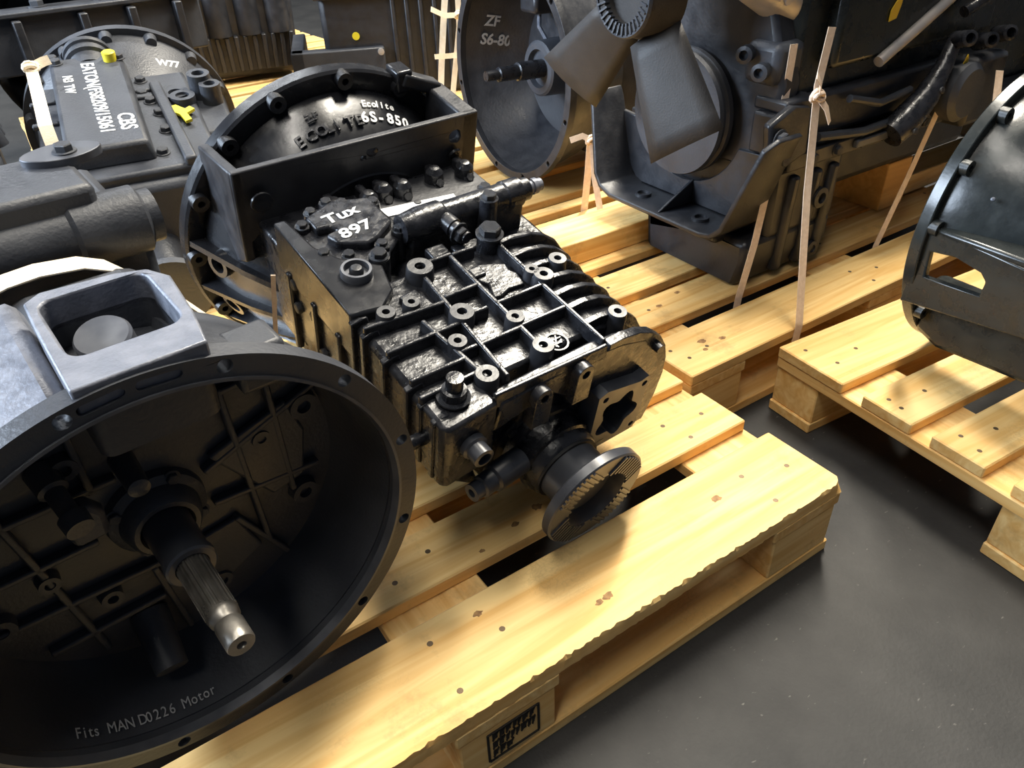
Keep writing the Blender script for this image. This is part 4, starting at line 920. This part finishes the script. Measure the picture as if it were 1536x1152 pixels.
g = G(); g.box((-.17, -.62, .02), (.17, -.24, .15)); p5('gear_case_upper', g, GREEN, .03)
g = G(); g.tube([(-.13, -.05, .235), (-.10, -.14, .215), (-.08, -.26, .19)], .016, 14); p5('breather_pipe', g, MACH)
g = G(); g.lathe([(0, .0035), (.003, .003), (.004, 0)], V3((-.20, -.08, .09)), V3((-.8, -.3, .4)), 12); p5('casting_pip', g, MACH)
g = G(); g.lathe([(-.02, .19), (-.04, .06), (-.04, 0)], (0, 0, 0), (0, 1, 0), 40, a0=radians(190), a1=radians(200)); p5('inner_web', g, GREEN)

# ------------------------------------------------------------------ straps
def strap(label, pts, side, w=.016, m=STRAP, knot_at=None, tails=(), t=.0012, group=None):
    pts = [V3(p) for p in pts]; base = min(pts, key=lambda p: p.z)
    M = Matrix.Translation(base); th = thing('strap', label, 'strap', M, group); inv = Matrix.Translation(-base)
    g = G(); g.ribbon(pts, w, t, side); part('band', g, m, th, inv)
    if knot_at is not None:
        k = V3(knot_at); g = G()
        for a in range(3):
            ang = a * 2.1; pl = [k + V3((cos(ang) * .004, sin(ang) * .004, 0)) + V3((.011 * cos(q), .006 * sin(q) * cos(ang), .011 * sin(q) * (.7 + .3 * sin(ang)))) for q in [2 * pi * i / 10 for i in range(11)]]
            g.tube(pl, .0042, 8)
        part('knot', g, m, th, inv)
    for tp in tails:
        g = G(); g.ribbon([V3(p) for p in tp], w * .8, t, (0, .3, 1)); part('tail', g, m, th, inv)
    return th
strap('dotted beige strap tied in a knot across the engine mount', [(.405, .452, .655), (.39, .448, .56), (.352, .40, .38), (.300, .326, .158), (.2985, .3235, .148), (.299, .326, .10)], (1, -.2, 0), .017, knot_at=(.385, .440, .545), tails=([(.385, .438, .545), (.372, .43, .57), (.350, .425, .588)], [(.387, .436, .54), (.400, .428, .522), (.412, .424, .495)]), group='straps over the machines')
strap('beige strap slanting down behind the engine mount into a board gap', [(.392, .515, .62), (.388, .512, .46), (.378, .508, .38), (.335, .487, .25), (.298, .476, .146), (.295, .476, .11)], (1, -.2, 0), .017, group='straps over the machines')
strap('beige strap running down beside the brown timber block', [(.865, .468, .43), (.80, .462, .28), (.735, .456, .146), (.73, .456, .12)], (1, -.3, 0), .014, group='straps over the machines')
strap('beige strap pair tied in a knot beside the fan, inner band', [(.335, 1.02, .335), (.338, 1.03, .25), (.345, 1.05, .146), (.345, 1.055, .11)], (1, -.5, 0), .018, knot_at=(.335, 1.015, .338), tails=([(.335, 1.01, .338), (.31, 1.02, .352), (.28, 1.03, .345)], [(.335, 1.01, .338), (.36, 1.0, .335), (.375, .99, .315)]), group='straps over the machines')
strap('beige strap pair tied in a knot beside the fan, outer band', [(.336, 1.012, .335), (.335, 1.0, .25), (.336, .968, .146), (.337, .962, .11)], (1, -.5, 0), .016, group='straps over the machines')
strap('pale strap hanging by the open bell housing, tied with a cross band', [(.455, 1.9, .62), (.448, 1.9, .547), (.435, 1.9, .471), (.415, 1.9, .342), (.39, 1.9, .1455), (.388, 1.905, .1455)], (1, -.5, 0), .020, m=STRAPY, knot_at=(.490, 1.89, .50), tails=([(.488, 1.89, .50), (.435, 1.885, .505), (.385, 1.88, .53)], [(.489, 1.895, .380), (.44, 1.89, .383), (.389, 1.89, .388)]), group='straps over the machines')
strap('pale strap hanging close beside the cross-banded one', [(.503, 1.905, .62), (.499, 1.905, .541), (.497, 1.905, .463), (.461, 1.905, .292), (.435, 1.905, .1455), (.433, 1.91, .1455)], (1, -.5, 0), .018, m=STRAPY, group='straps over the machines')
strap('cream strap knotted over the blue-grey ribbed case', [(-.762, 1.50, .590), (-.764, 1.48, .582), (-.775, 1.34, .568), (-.788, 1.18, .552), (-.79, 1.14, .50), (-.79, 1.12, .30)], (1, 0, 0), .023, m=STRAPY, knot_at=(-.762, 1.50, .594), tails=([(-.758, 1.50, .594), (-.735, 1.51, .60), (-.722, 1.51, .602)],), group='straps over the machines')
W2 = M2 @ off2
strap('cream strap wrapped over the neck behind the open bell housing', [W2 @ V3((v_, .300, w_)) for v_, w_ in ((-.16, .10), (-.12, .150), (-.075, .176), (-.03, .187), (.0, .189), (.04, .184), (.064, .172), (.094, .140), (.126, .105), (.16, .055), (.175, .0))], W2.to_3x3() @ V3((0, 1, 0)), .030, m=STRAPY, t=.0016, group='straps over the machines')
strap('thin beige cord along the flank of the six-speed gearbox', [(-.600, .60, .43), (-.606, .62, .36), (-.612, .66, .25), (-.615, .69, .146)], (1, -.4, 0), .007, t=.003, group='straps over the machines')
strap('pale strap behind the shiny gearbox on the windowed bell side', [(.98, .42, .50), (.965, .40, .44), (.95, .38, .40), (.93, .36, .33), (.92, .35, .20)], (1, -.3, 0), .020, m=STRAP, group='straps over the machines')
